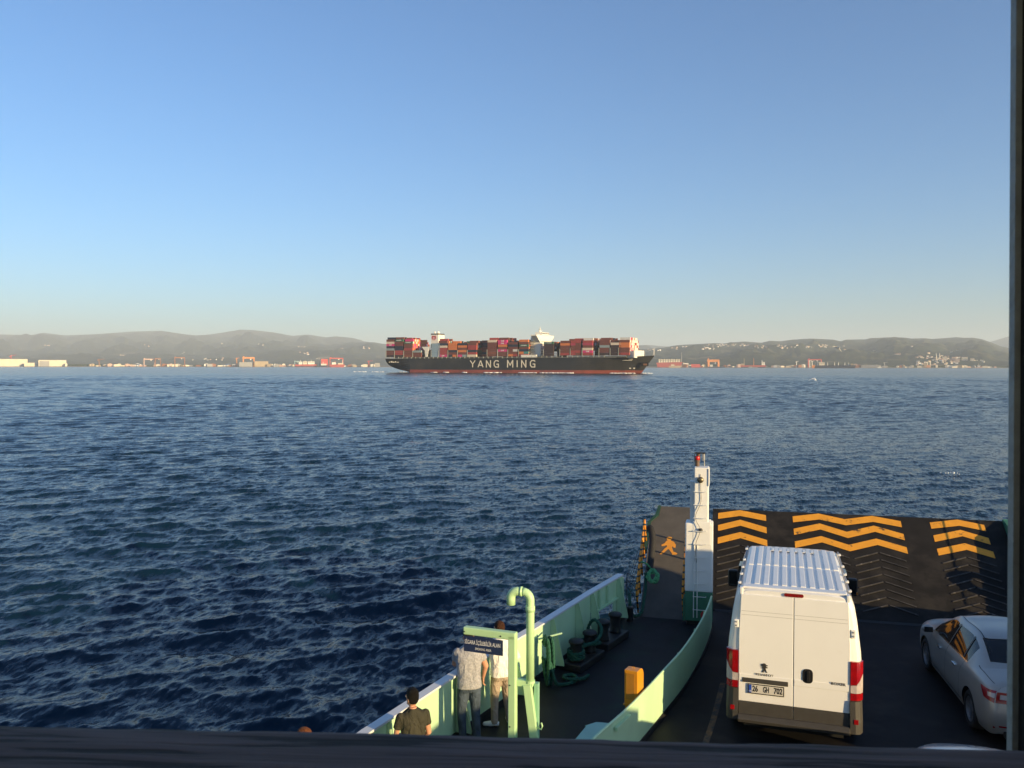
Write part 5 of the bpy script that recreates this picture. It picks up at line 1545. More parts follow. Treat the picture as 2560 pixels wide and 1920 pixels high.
    MB().box((ax, Bm/2 - half(ax, .6) + .2, 10.8), (9, 2.0, 4.2)).build('anchor_pocket', M('anchor_recess', (.01, .009, .008), .7), root)
    MB().box((ax + 1, Bm/2 - half(ax, .6) - .9, 10.4), (4.2, .8, 2.0)).build('anchor', M('anchor_rust', (.25, .12, .06), .7), root)
    # bulwark rail, lashing bridges and coaming
    MB().box((170, .55, 18.7), (300, .25, .25)).build('deck_rail', sgrey, root)
    MB().box((172, Bm/2, 19.0), (318, Bm - 3.5, 1.6)).build('hatch_coaming', M('coaming_dark', (.07, .065, .05), .7), root)
    for k in range(46):
        MB().box((8 + k*6.6, .9, 18.9 + (.8 if k*6.6 > 200 else 0)), (.5, .6, 2.2)).build('deck_stanchion', sgrey, root)
    # accommodation block
    bx1 = s_of(1343); bx0 = bx1 - 13.0
    ph = MB()
    ph.box(((bx0+bx1)/2, Bm/2, 31), (bx1-bx0, 31, 25)); ph.build('accommodation', swhite, root)
    wing = MB().prism([(0, -1.5, 46.2), (0, Bm+1.5, 46.2), (0, Bm+1.5, 44.8), (0, Bm/2+15.5, 37), (0, Bm/2-15.5, 37), (0, -1.5, 44.8)], (bx1 - 8, 0, 0), (bx1 - .3, 0, 0)).build('bridge_wing', swhite, root)
    MB().box(((bx0+bx1)/2 + 2, Bm/2, 47.9), (9, 22, 3.2)).build('wheelhouse', swhite, root)
    glass = M('ship_glass', (.03, .035, .04), .2)
    for k in range(12):
        MB().box(((bx0+bx1)/2 + 6.55, Bm/2 - 10 + k*1.82, 48.2), (.1, 1.3, 1.3)).build('bridge_window', glass, root)
    for lv in range(6):
        for k in range(9):
            MB().box((bx1 + .05, Bm/2 - 12.4 + k*3.1, 23.5 + lv*2.9), (.12, 1.0, 1.1)).build('cabin_window', glass, root)
    # stair tower on the near side, railings
    for lv in range(7):
        z = 20 + lv*3.1
        MB().box((bx0 + 1.5, Bm/2 - 17.5, z), (9, 4.5, .35)).build('stair_platform', sgrey, root)
        MB().box((bx0 + 1.5, Bm/2 - 19.5, z + 1.6), (10, .2, .35), rot=Matrix.Rotation(R(24 if lv % 2 else -24), 3, 'Y')).build('stair_flight', sgrey, root)
    lb = MB().tube([(bx0 - 8, 4, 24.5), (bx0 - 6, 4, 24.0), (bx0 - 1.5, 4, 24.0), (bx0 + .5, 4, 24.8)], [.6, 1.6, 1.6, .6], 10).build('lifeboat', M('lifeboat_orange', (.62, .15, .04), .5), root, smooth=True)
    MB().box((bx0 + 1, 3.0, 20.5), (20, 4.5, 3.0)).build('boat_deck', swhite, root)
    MB().box((bx0 - 4.5, 3.5, 22.2), (1, 3, 3.2)).build('davit', sgrey, root)
    MB().tube([((bx0+bx1)/2 - 1, Bm/2, 49.4), ((bx0+bx1)/2 - 1, Bm/2, 57)], [.8, .3], 8).build('radar_mast', swhite, root)
    MB().box(((bx0+bx1)/2 - 1, Bm/2, 53.6), (1, 7, .5)).build('radar_scanner', sgrey, root)
    MB().box(((bx0+bx1)/2 - 1, Bm/2, 51.6), (5, 5, .4)).build('mast_platform', swhite, root)
    MB().ball(((bx0+bx1)/2 - 4, Bm/2 + 7, 51.2), 1.5).build('satellite_dome', swhite, root, smooth=True)
    MB().ball(((bx0+bx1)/2 + 2, Bm/2 - 8, 50.8), 1.1).build('satellite_dome', swhite, root, smooth=True)
    # funnel
    fx0 = s_of(1062); fx1 = fx0 + 11
    MB().box(((fx0+fx1)/2, Bm/2 - 2, 38.5), (fx1-fx0, 15, 21)).build('funnel', swhite, root)
    MB().box(((fx0+fx1)/2, Bm/2 - 2, 34.5), (fx1-fx0 + .3, 15.3, 5)).build('funnel_base', M('funnel_dark', (.03, .045, .05), .6), root)
    MB().box(((fx0+fx1)/2, Bm/2 - 2, 49.7), (fx1-fx0 + .4, 15.4, 1.5)).build('funnel_top', M('funnel_cap', (.03, .03, .03), .6), root)
    for dx, dy in ((-2.5, -3), (2, -2.5), (0, 3)):
        MB().lathe([(1.3, 50.4), (1.3, 52.4), (.9, 53.2)], ((fx0+fx1)/2 + dx, Bm/2 - 2 + dy, 0), 10).build('exhaust_pipe', swhite, root, smooth=True)
    fl = M('funnel_red', (.45, .03, .04), .5); yy = Bm/2 - 2 - 7.56
    for (cx, cz, w, h) in ((-.2, 46.9, 5.6, 1.1), (-1.4, 44.2, 1.1, 5.0), (1.2, 44.2, 1.1, 5.0), (-2.9, 45.0, .9, 3.0), (2.7, 45.0, .9, 3.0)):
        MB().box(((fx0+fx1)/2 - 1 + cx, yy, cz), (w, .15, h)).build('funnel_mark', fl, root)
    # engine house crane frame by the stern
    cx = s_of(1062)
    MB().prism([(cx - 6, 3, 33), (cx + 5, 3, 33), (cx + 5, 3, 31.5), (cx + 2.2, 3, 20), (cx - .6, 3, 20), (cx - 1.4, 3, 28)], (0, -.8, 0), (0, .8, 0)).build('crane_frame', swhite, root)
    MB().box((cx, 18, 24), (26, 20, 10)).build('engine_casing', M('engine_casing_shade', (.20, .18, .15), .7), root)  # the casing's shade is put into its dull brown colour
    # forecastle breakwater and fittings
    wx = s_of(1570)
    MB().box((wx + 6, Bm/2 - 3, deckz(wx) + 3.2), (1.2, 37, 8.6)).build('breakwater', swhite, root)
    MB().box((wx + 1, 7.5, deckz(wx) + 3.0), (10, 1, 8)).build('breakwater', swhite, root)
    MB().tube([(357, Bm/2, deckz(355)), (357, Bm/2, deckz(355) + 9)], .35, 6).build('foremast', swhite, root)
    for k in range(9):
        x = 330 + k*3.4; hw = half(x, 1)
        MB().box((x, Bm/2 - hw + .3, deckz(x) + .7), (.3, .3, 1.5)).build('deck_stanchion', sgrey, root)

    # ---------------- containers
    CC = {'b': (.165, .055, .040), 'r': (.34, .055, .05), 'o': (.62, .19, .06), 'p': (.62, .045, .19), 'n': (.022, .030, .052), 'g': (.03, .12, .075),
          'c': (.66, .56, .44), 'y': (.26, .32, .32), 'l': (.27, .37, .44), 'd': (.05, .03, .03), 't': (.06, .25, .24), 'm': (.40, .05, .09), 'w': (.62, .60, .56), 'k': (.22, .07, .04)}
    CN = {'b': 'rust brown', 'r': 'red', 'o': 'orange', 'p': 'pink', 'n': 'navy', 'g': 'dark green', 'c': 'cream', 'y': 'grey', 'l': 'pale blue', 'd': 'dark brown', 't': 'teal', 'm': 'crimson', 'w': 'white', 'k': 'ochre brown'}
    mats = {k: M('container_' + CN[k].replace(' ', '_'), c, .6, var=.10, vs=.25, dirt=tuple(x*.7 for x in c), ds=.4, dlo=.55, dhi=.8) for k, c in CC.items()}
    def cmesh(L_):
        mb = MB(); W, Hh = 2.43, 2.80
        mb.box((0, 0, Hh/2), (L_ - .16, W - .16, Hh - .16))
        for x in (-1, 1):
            for y in (-1, 1): mb.box((x*(L_/2 - .12), y*(W/2 - .12), Hh/2), (.24, .24, Hh))
        for z in (.1, Hh - .1):
            for y in (-1, 1): mb.box((0, y*(W/2 - .1), z), (L_ - .49, .2, .2))
            for x in (-1, 1): mb.box((x*(L_/2 - .1), 0, z), (.2, W - .49, .2))
        me = mb.mesh('shipping_container'); me.materials.append(mats['b']); return me
    m40, m20 = cmesh(12.19), cmesh(6.06)
    t_ever = text_mesh('EVERGREEN', 1.5, .05, .02); t_one = text_mesh('ONE', 1.9, .10, .02)
    lw = M('container_lettering', (.7, .68, .62), .6)
    TH = 2.9
    ordn = ['lowest', 'second', 'third', 'fourth', 'fifth', 'sixth', 'seventh', 'eighth', 'ninth']
    nb = [0]
    rown = ['near', 'second', 'third', 'fourth', 'fifth', 'sixth', 'seventh', 'eighth', 'ninth', 'tenth', 'eleventh', 'twelfth', 'thirteenth', 'fourteenth', 'fifteenth']
    inv = SM
    def put(x, row, tier, c, half20=None, label='', z0=20.0):
        me = m20 if half20 is not None else m40
        o = bpy.data.objects.new('shipping_container', me); COL.objects.link(o)
        o.material_slots[0].link = 'OBJECT'; o.material_slots[0].material = mats[c]
        xx = x + ((-3.07 if half20 == 0 else 3.07) if half20 is not None else 0)
        p = SM @ Vector((xx, 1.6 + 1.25 + row*2.52, z0 + tier*TH))
        o.location = p; o.rotation_euler = (0, 0, ang)
        tag(o, label, 'container', 'containers stacked on the ship')
        if half20 is None and row == 0 and c in 'gp':
            t = link('lettering', t_ever if c == 'g' else t_one, lw, o)
            t.rotation_euler = (R(90), 0, 0); t.location = (0, -1.235, 1.4)
        nb[0] += 1
        return o
    # bays along the near side: left px, top-to-bottom colours, counted from the stern (slash = two short boxes)
    BAY = [(964, 'bcpnybbd'), (985.5, 'gbbnnrrd'), (1008.5, 'gbbrbbk'), (1031, 'ybb'), (1077, 'llllll'), (1095, 'bncrrrp'), (1119, 'ooonbn/o'), (1143, 'nobobp/y'), (1167.5, 'brrnrc'),
           (1217, 'cbbbbkb'), (1243, 'ppobpbb'), (1269, 'bnbb/wbo/r'), (1296, 'obgbno/tr'), (1358, 'gddddd'), (1399, 'bobbbr'), (1425, 'r/rm/bb/bb/br/rr/b'), (1455, 'rmbcpr'), (1497, 'bbybbd'), (1525, 'cdddd'), (1546, 'boobbr')]
    stuff = {}
    inner_cols = 'bbrronkdbwgb'
    rg = random.Random(5)
    for bi, (px, code) in enumerate(BAY):
        toks = []; i = 0
        while i < len(code):
            if i+2 < len(code) and code[i+1] == '/': toks.append(code[i] + code[i+2]); i += 3
            else: toks.append(code[i]); i += 1
        n = len(toks)
        x = s_of(px) + 6.3
        z0 = 19.9 + (1.3 if x > 250 else .4 if x > 150 else 0)
        where = f'bay {bi+1} from the stern'
        bayw = ['first', 'second', 'third', 'fourth', 'fifth', 'sixth', 'seventh', 'eighth', 'ninth', 'tenth', 'eleventh', 'twelfth', 'thirteenth', 'fourteenth', 'fifteenth', 'sixteenth', 'seventeenth', 'eighteenth', 'nineteenth', 'twentieth'][bi]
        shift = 0
        if bi == 4: z0 += 0
        for ti, tk in enumerate(reversed(toks)):
            for hh, c in enumerate(tk):
                part_ = '' if len(tk) == 1 else (' sternward' if hh == 0 else ' bowward')
                put(x, 0, ti, c, None if len(tk) == 1 else hh, f'{CN[c]}{part_} container, {ordn[ti]} tier, near side, {bayw} bay from the stern', z0)
        # rows behind the near one, as one mass per colour (only their tops and gaps show)
        nrow = 17 if x < 300 else 13
        for row in range(1, nrow):
            if bi in (3,): h = 2 if row < 9 else 3
            elif bi == 4: h = n - 1
            elif bi in (12, 13): h = n - rg.choice((0, 0, 1))
            else: h = n + rg.choice((-1, 0, 0, 0, 1, 1 if bi in (1, 2, 8, 16) else 0))
            if bi in (2, 19) and row < 14: continue
            for ti in range(max(0, h - 3 if row < nrow - 1 else 0), h):
                stuff.setdefault(rg.choice(inner_cols), []).append((x, row, ti, z0))
    # stacks whose ends face the bow: third bay from the stern and the foremost bay, box by box
    for bi, (px, code) in ((2, BAY[2]), (19, BAY[19])):
        x = s_of(px) + 6.3; z0 = 19.9 + (1.3 if x > 250 else 0)
        bw = 'third bay from the stern' if bi == 2 else 'foremost bay'
        pal = 'oooropowo' if bi == 2 else 'rwcrwwcrpwcrw'
        for row in range(1, 14):
            h = (8 if row < 5 else 8 if row < 9 else 7) if bi == 2 else (7 if row < 12 else 6)
            for ti in range(0 if bi == 19 else 2, h):
                c = rg.choice(pal)
                put(x, row, ti, c, None, f'{CN[c]} container end, {ordn[ti]} tier, {rown[row]} row inboard, {bw}', z0)
    # gaps between bays on the near side where only inboard stacks stand
    for px, n, z0 in ((1193, 7, 20.3), (1384, 5, 21.2)):
        x = s_of(px) + 6.3
        for row in range(4, 17):
            for ti in range(0, n if row < 15 else n - 1):
                if row < 7 or ti >= n - 2: stuff.setdefault(rg.choice('nddbnk'), []).append((x, row, ti, z0))
    mb = MB(); mi = []
    keys = sorted(stuff)
    for k in keys:
        for (x, row, ti, z0) in stuff[k]:
            n0 = len(mb.f)
            mb.box((x, 1.6 + 1.25 + row*2.52, z0 + ti*TH + 1.4), (12.1, 2.4, 2.8)); mi += [keys.index(k)]*(len(mb.f) - n0)
    me = mb.mesh('inboard_containers')
    for k in keys: me.materials.append(mats[k])
    for p_, q in zip(me.polygons, mi): p_.material_index = q
    o = link('inboard_containers', me, None); o.matrix_world = SM
    tag(o, 'mass of mixed containers stacked inboard on the container ship', 'containers', kind='stuff')
    # lashing bridges between bays
    for bi, (px, code) in enumerate(BAY):
        x = s_of(px) - .6
        z0 = 19.9 + (1.3 if x > 250 else .4 if x > 150 else 0)
        l = MB()
        l.box((x, 1.6, z0 + 4), (.5, .5, 9)); 
        l.build('lashing_post', sgrey, root)
        lb_ = MB()
        for zz in (0, 2.9, 5.8): lb_.box((x, Bm/2, z0 + zz + 1), (.5, Bm - 6, .3))
        lb_.build('lashing_bridge', sgrey, root)
    # white water along the hull
    foam = M('foam', (.72, .74, .76), .8, var=.1, vs=.2)
    fm = MB(); rf = random.Random(9)
    for (x0, x1) in ((345, 356), (311, 338), (225, 268), (196, 220), (150, 172), (118, 124), (91, 97), (73, 80), (20, 36), (-30, -8), (-60, -40)):
        for k in range(int((x1-x0)*1.6)):
            x = rf.uniform(x0, x1); hw = half(min(max(x, 0), 364), .12) if x > 0 else 10
            yb = Bm/2 - hw - rf.uniform(.2, 3.2)
            r = rf.uniform(.5, 1.6); h = rf.uniform(.25, .75)
            fm.ball((x, yb, .25), (r*1.8, r, h), 7, 4)
    o = fm.build('ship_foam', foam, smooth=True, fix=False); o.matrix_world = SM
    tag(o, 'white foam along the waterline of the container ship', 'foam', kind='stuff')
    return nb[0]
print('containers', ship_build())
# ------------------------------------------------------------------ the far shore: sheds, cranes, moored ships, houses
GZ = SEA + 1.5
def px_w(p0, p1, d): return (p1 - p0)/FPX*d
def facing(px):
    r = camdir(px); return math.atan2(r[1], r[0]) - math.pi/2
def fm(name, col, var=.1): return M(name, col, .7, var=var, vs=.05)
c_cream = fm('shed_cream', (.62, .56, .44)); c_white = fm('shed_white', (.70, .68, .62)); c_tan = fm('shed_tan', (.38, .30, .20)); c_grey = fm('shed_grey', (.28, .28, .28))
c_red = fm('crane_red', (.48, .07, .06)); c_or = fm('crane_orange', (.62, .24, .07)); c_brown = fm('rust_brown', (.26, .11, .06)); c_navy = fm('hull_navy', (.02, .03, .06)); c_dred = fm('hull_red', (.34, .06, .05)); c_teal = fm('dock_teal', (.25, .38, .40)); c_roof = fm('tile_roof', (.33, .14, .08)); c_dark = fm('dark_opening', (.10, .09, .08)); c_pink = fm('wall_pink', (.52, .36, .30))
def shed(label, p0, p1, ytop, d, mat, depth=60, ribs=0, doors=None, ridge=0.0, ybase=None, z0=GZ, cat='building', name='shed', group=None):
    c = far((p0+p1)/2, d + depth/2, z0); w = px_w(p0, p1, d)
    h = far_z(ytop, d) - z0
    root = empty(name, c, facing((p0+p1)/2), label, cat, group)
    b = MB().box((0, 0, h/2), (w, depth, h)); b.build('wall', mat, root)
    if ridge:
        MB().prism([(-w/2 - .5, 0, h + .05), (w/2 + .5, 0, h + .05), (w/2, 0, h + ridge), (-w/2, 0, h + ridge)], (0, -depth/2 - .5, 0), (0, depth/2, 0)).build('roof', c_roof if ridge > 1.5 else mat, root)
    for k in range(ribs):
        x = -w/2 + w*(k+.5)/ribs
        MB().box((x, -depth/2 - .4, h*.5), (w/ribs*.18, .8, h*.94)).build('pilaster', mat, root)
    for (x0, x1, z1) in (doors or ()):
        MB().box((-w/2 + w*(x0+x1)/2, -depth/2 - .5, h*z1/2 + .2), (w*(x1-x0), 1.0, h*z1)).build('door', c_grey if z1 > .8 else c_dark, root)
    return root
def gantry(label, p0, p1, ytop, d, mat, thick=.10, group='shipyard gantry cranes', z0=GZ):
    c = far((p0+p1)/2, d + 30, z0); w = px_w(p0, p1, d); h = far_z(ytop, d) - z0
    root = empty('gantry_crane', c, facing((p0+p1)/2), label, 'crane', group)
    t = w*thick
    for sx in (-1, 1):
        for sy in (-1, 1):
            MB().tube([(sx*(w/2 - t/2), sy*9, 0), (sx*(w/2 - t/2), sy*4, h - t)], t/2, 6).build('leg', mat, root)
    MB().box((0, 0, h - t*.55), (w, 9, t*1.1)).build('beam', mat, root)
    MB().box((w*.18, 0, h - t*1.6), (w*.10, 7, t*.8)).build('trolley', c_white, root)
    MB().box((-w*.4, 0, h + t*.3), (w*.10, 6, t*.6)).build('machine_house', mat, root)
    return root
def tower_crane(label, p, ytop, d, mat, jib, group='slender shipyard cranes', z0=GZ):
    c = far(p, d + 20, z0); h = far_z(ytop, d) - z0
    root = empty('tower_crane', c, facing(p), label, 'crane', group)
    MB().tube([(0, 0, 0), (0, 0, h)], [2.6, 1.6], 6).build('tower', mat, root)
    MB().tube([(-jib*.25, 0, h*.88), (jib, 0, h*1.02)], [1.6, .8], 5).build('jib', mat, root)
    MB().box((-jib*.2, 0, h*.85), (5, 4, 4)).build('counterweight', mat, root)
    return root
def moored(label, p0, p1, ydeck, d, hullm, house=(), masts=(), boot=None, rows=(), name='moored_ship'):
    c = far((p0+p1)/2, d, SEA); w = px_w(p0, p1, d); h = far_z(ydeck, d) - SEA
    root = empty(name, c, facing((p0+p1)/2), label, 'ship', 'ships moored along the far shore')
    X = lambda p: px_w((p0+p1)/2, p, d)
    MB().prism([(-w/2, 0, h), (w/2, 0, h*1.12), (w/2 - h*.5, 0, -1), (-w/2 + h*.3, 0, -1)], (0, -9, 0), (0, 9, 0)).build('hull', hullm, root)
    if boot: MB().prism([(-w/2 + h*.2, 0, h*.34), (w/2 - h*.3, 0, h*.34), (w/2 - h*.5, 0, -.9), (-w/2 + h*.3, 0, -.9)], (0, -9.3, 0), (0, 9.3, 0)).build('boot_topping', boot, root)
    for (a, b, yt, m) in house:
        hh = far_z(yt, d) - SEA - h
        MB().box(((X(a)+X(b))/2, 0, h + hh/2 + .1), (X(b)-X(a), 15, hh)).build('deckhouse', m, root)
        MB().box(((X(a)+X(b))/2, -7.6, h + hh*.72), ((X(b)-X(a))*.8, .4, hh*.10)).build('window_row', c_dark, root)
    for (a, yt, m) in masts:
        hh = far_z(yt, d) - SEA
        MB().tube([(X(a), 0, h), (X(a), 0, hh)], [1.6, 1.0], 6).build('mast', m, root)
    return root
D = 4500
shed('large cream ribbed shed at the far left of the shore', -30, 62, 899.5, D, c_cream, 90, ribs=22, ridge=.8)
shed('low cream annex joined to the right end of the large ribbed shed', 63, 95, 908.5, D, c_cream, 50, ribs=6)
shed('cream shed with a tall grey sliding door on the left shore', 101, 162, 902, D, c_cream, 80, ribs=14, doors=((.03, .38, .86),), ridge=.8)
shed('narrow low annex at the right end of the shed with the grey door', 163, 168, 910, D, c_cream, 40)
tower_crane('red crane standing behind the large cream shed', 28, 889, D + 150, c_red, 26)
tower_crane('brown harbour crane on the quay left of the shipyard', 248, 899, D, c_brown, 30)
gantry('pale pink gantry crane at the left shipyard', 360, 386, 898, D, c_pink, .09)
gantry('narrow red gantry crane beside the pale pink one', 388, 402, 897, D, c_brown, .14)
gantry('brown gantry crane with thin legs in the middle of the left shipyard', 437, 462, 894, D, c_brown, .09)
gantry('large orange gantry crane towering over a grey hull block', 607, 636, 893.5, D, c_or, .12)
tower_crane('orange mast crane just left of the large orange gantry', 592, 895, D, c_or, 14)
shed('grey hull block under the large orange gantry crane', 599, 630, 906, D - 30, c_grey, 40, name='hull_block', cat='hull block')
shed('long tan hall right of the large orange gantry', 637, 670, 904, D + 30, c_tan, 60, ribs=8)
gantry('teal dock gantry at the stern of the white and red ship', 736, 748, 903, D - 20, c_teal, .18)
moored('ship with white deckhouses, dark stern and red bow at the left shipyard', 738, 792, 912, D - 60, c_dred, ((748, 756, 905, c_white), (758, 768, 904, c_cream), (770, 786, 904.5, c_white)), ((752, 901, c_white), (763, 902, c_cream), (778, 900, c_white)), c_navy)
gantry('long red gantry crane over the red hulled ship', 824, 858, 895, D, c_red, .07)
tower_crane('pale grey tower crane left of the long red gantry', 798, 894, D + 40, c_grey, 60)
shed('red ship section standing on the slipway', 803, 820, 898, D + 10, c_red, 30, name='ship_section', cat='hull block')
moored('white workboat in front of the red ship section', 800, 820, 914, D - 90, c_navy, ((803, 816, 910, c_white),), ((808, 905, c_white),))
moored('cream ship with red hull under the long red gantry', 826, 862, 912, D - 60, c_dred, ((830, 840, 906, c_white), (845, 858, 908, c_cream)), ((838, 902, c_red), (856, 900, c_cream)))
tower_crane('reddish tower crane close to the stern of the container ship', 922, 902, D, c_red, 22)
shed('grey dock block just left of the container ship', 937, 950, 908, D - 20, c_grey, 30)
# right of the container ship
D2 = 4400
moored('red hulled ship with a row of white tanks right of the container ship', 1641, 1706, 906, D2 + 40, c_dred, tuple((1647 + 6*k, 1651.5 + 6*k, 897.5, c_cream) for k in range(9)), ((1703, 880, c_grey),))
moored('small cream coaster in front of the tank ship', 1672, 1702, 914, D2 - 60, c_tan, ((1678, 1686, 910.5, c_cream),))
gantry('white dock gate frame on the right shore', 1708, 1721, 907, D2, c_white, .20)
shed('red shed with a white roof on the right shore', 1728, 1750, 910, D2, c_red, 40, ridge=.9)
gantry('solid orange gantry crane on the right shore', 1768, 1798, 898, D2, c_or, .19)
gantry('small brown gantry left of the solid orange one', 1760, 1768, 905, D2 + 40, c_brown, .2)
moored('long dark barge below the solid orange gantry', 1768, 1812, 916, D2 - 80, c_navy, ((1776, 1782, 911, c_white),))
moored('dark red ship with two yellow deck cranes and a white bridge', 1852, 1914, 912.5, D2 - 40, c_dred, ((1903, 1911, 904, c_white), (1854, 1862, 908, c_tan)), ((1861, 895, c_tan), (1884, 895, c_or), (1904, 899, c_white)), c_navy)
moored('pale flat barge in front of the dark red ship', 1870, 1894, 917.5, D2 - 110, c_grey, ((1873, 1880, 915, c_grey),), name='barge')
gantry('pale red gantry crane on the right shore', 2020, 2053, 896.5, D2 + 100, c_red, .08)
for k, (p, y) in enumerate(((1991, 902), (2024, 899), (2030, 901))):
    tower_crane(('white pole crane left of the pale red gantry', 'white pole crane under the left end of the pale red gantry', 'second white pole crane under the pale red gantry')[k], p, y, D2 + 30, c_white, 12)
moored('long dark navy ship anchored off the right shore', 2037, 2136, 912.5, D2 - 700, c_navy, ((2050, 2063, 904.5, c_cream), (2124, 2130, 908, c_tan)), ((2047, 903, c_white), (2070, 905, c_white), (2086, 904, c_white), (2095, 905, c_white), (2110, 905, c_white), (2119, 906, c_white)), None)
moored('small orange vessel at the stern of the long navy ship', 2029, 2038, 913, D2 - 690, c_or, ((2031, 2036, 911, c_or),))
moored('orange and white tug right of the long navy ship', 2133, 2148, 913, D2 - 100, c_brown, ((2136, 2143, 908.5, c_pink),))
shed('long grey quay hall on the right shore', 2154, 2200, 911, D2, c_grey, 40, ribs=6)
moored('small white boat in front of the long grey quay hall', 2194, 2204, 916.5, D2 - 80, c_white, ((2197, 2202, 913.5, c_cream),))
tower_crane('grey harbour crane right of the grey quay hall', 2211, 904, D2, c_grey, 18)
moored('low boat near the right end of the shore', 2440, 2455, 916, D2 - 60, c_pink, ((2444, 2450, 911, c_white),), ((2446, 907, c_tan),))

# unnamed small sheds and yard clutter
rh = random.Random(31)
def clutter(ranges, d, label, group, n):
    mats_ = (c_cream, c_white, c_white, c_tan, c_pink, c_grey, c_brown, c_cream)
    base = {}
    for k in range(n):
        p0, p1 = rh.choice(ranges)
        p = rh.uniform(p0, p1); w = rh.uniform(10, 34); h = rh.uniform(5, 15); dp = rh.uniform(10, 30)
        m = rh.choice(mats_); key = m.name
        if key not in base:
            mb = MB().box((0, 0, .5), (1, 1, 1)); mb.prism([(-.52, 0, 1.001), (.52, 0, 1.001), (0, 0, 1.22)], (0, -.52, 0), (0, .52, 0))
            base[key] = mb.mesh('shore_building'); base[key].materials.append(m)
        o = bpy.data.objects.new('shore_building', base[key]); COL.objects.link(o)
        o.location = far(p, d + rh.uniform(0, 160), GZ - .3); o.scale = (w, dp, h); o.rotation_euler = (0, 0, facing(p) + rh.uniform(-.4, .4))
        tag(o, label, 'building', group)
clutter([(225, 360), (360, 600), (400, 600), (640, 740), (670, 735), (860, 950)], D + 20, 'small pale building among the cranes of the left shore', 'small buildings on the left shore', 95)
clutter([(1700, 1770), (1810, 1850), (1915, 2010), (1930, 2010), (2145, 2300), (2300, 2420), (2380, 2520)], D2 + 20, 'small pale building on the waterfront of the right shore', 'small buildings on the right shore', 70)

# houses on the slopes
def house_mesh(name, wm, rm):
    mb = MB().box((0, 0, 3.5), (13, 9, 9)); n0 = len(mb.f)
    mb.prism([(-7, 0, 8.02), (7, 0, 8.02), (5.5, 0, 10.6), (-5.5, 0, 10.6)], (0, -5, 0), (0, 5, 0))
    me = mb.mesh(name); me.materials.append(wm); me.materials.append(rm)
    for i, p in enumerate(me.polygons): p.material_index = 0 if i < n0 else 1
    return me
h_wall = [fm('house_white', (.72, .70, .64)), fm('house_cream', (.66, .58, .46)), fm('house_pinkish', (.56, .42, .34))]
hmesh = [house_mesh('hillside_house', w, c_roof) for w in h_wall] + [house_mesh('hillside_house', h_wall[0], c_grey)]
def place_house(hill, px, py, label, group, s=1.0):
    p, d = hill.at(px, py)
    o = bpy.data.objects.new('hillside_house', rh.choice(hmesh)); COL.objects.link(o)
    o.location = p - Vector((0, 0, 1.5)); k = s*rh.uniform(.6, 1.0); o.scale = (k*rh.uniform(.8, 1.5), k, k*rh.uniform(.8, 1.2)); o.rotation_euler = (0, 0, facing(px) + rh.uniform(-.6, .6))
    tag(o, label, 'house', group); return o
def z5(x, y): return 1600 + x/4.608, 820 + y/4.608
CL = [((80, 260), (240, 256), 9), ((370, 440), (222, 246), 6), ((420, 560), (200, 222), 8), ((590, 660), (200, 222), 4), ((715, 850), (184, 242), 26), ((880, 1020), (176, 216), 18), ((1050, 1260), (178, 204), 18), ((1280, 1370), (194, 222), 9), ((1390, 1490), (200, 226), 9), ((1575, 1700), (190, 232), 20), ((1720, 1840), (182, 216), 14), ((1860, 1970), (202, 216), 7), ((2030, 2150), (188, 220), 12)]
for (xa, xb), (ya, yb), n_ in CL:
    for k in range(n_):
        x, y = z5(rh.uniform(xa, xb), rh.uniform(ya, yb))
        place_house(hill_right, x, y + 1, 'pale house in the village strung along the right-hand hill', 'houses along the right-hand hill')
def z6(x, y): return 2060 + x/4.424, 820 + y/4.424
for (xa, xb), (ya, yb), n_ in [((1010, 1190), (310, 335), 9), ((1190, 1500), (300, 400), 44), ((1000, 1250), (365, 420), 20), ((1640, 1760), (350, 370), 5)]:
    for k in range(n_):
        x, y = z6(rh.uniform(xa, xb), rh.uniform(ya, yb))
        place_house(hill_right, x, y, 'pale house in the town climbing the slope below the right-hand hills', 'houses of the town on the right')
for x, y in [(60, 205), (555, 248), (970, 205), (800, 285), (825, 285), (1075, 325), (1155, 275), (228, 238), (215, 198), (1405, 262), (1470, 245), (1095, 160)]:
    px, py = z6(x, y); place_house(hill_right, px, py, 'lone white house scattered on the right-hand hills', 'lone houses on the right-hand hills', 1.3)
for (xa, xb), (ya, yb), n_, s_ in [((750, 786), (881, 888), 9, 1.2), ((745, 762), (867, 870), 5, 1.2), ((645, 660), (861, 864), 3, 1.3), ((360, 376), (862, 868), 5, 1.3), ((110, 124), (864, 868), 3, 1.3), ((552, 562), (859, 861), 2, 1.3), ((850, 858), (870, 874), 4, 1.2), ((895, 925), (868, 873), 4, 1.2), ((300, 330), (880, 890), 6, 1.0), ((480, 560), (895, 903), 8, 1.0), ((430, 520), (868, 896), 5, 1.0)]:
    for k in range(n_):
        place_house(hill_sub if ya > 866 else hill_left, rh.uniform(xa, xb), rh.uniform(ya, yb), 'tiny pale house on the hazy hills behind the left shipyards', 'houses on the left-hand hills', s_*1.15)
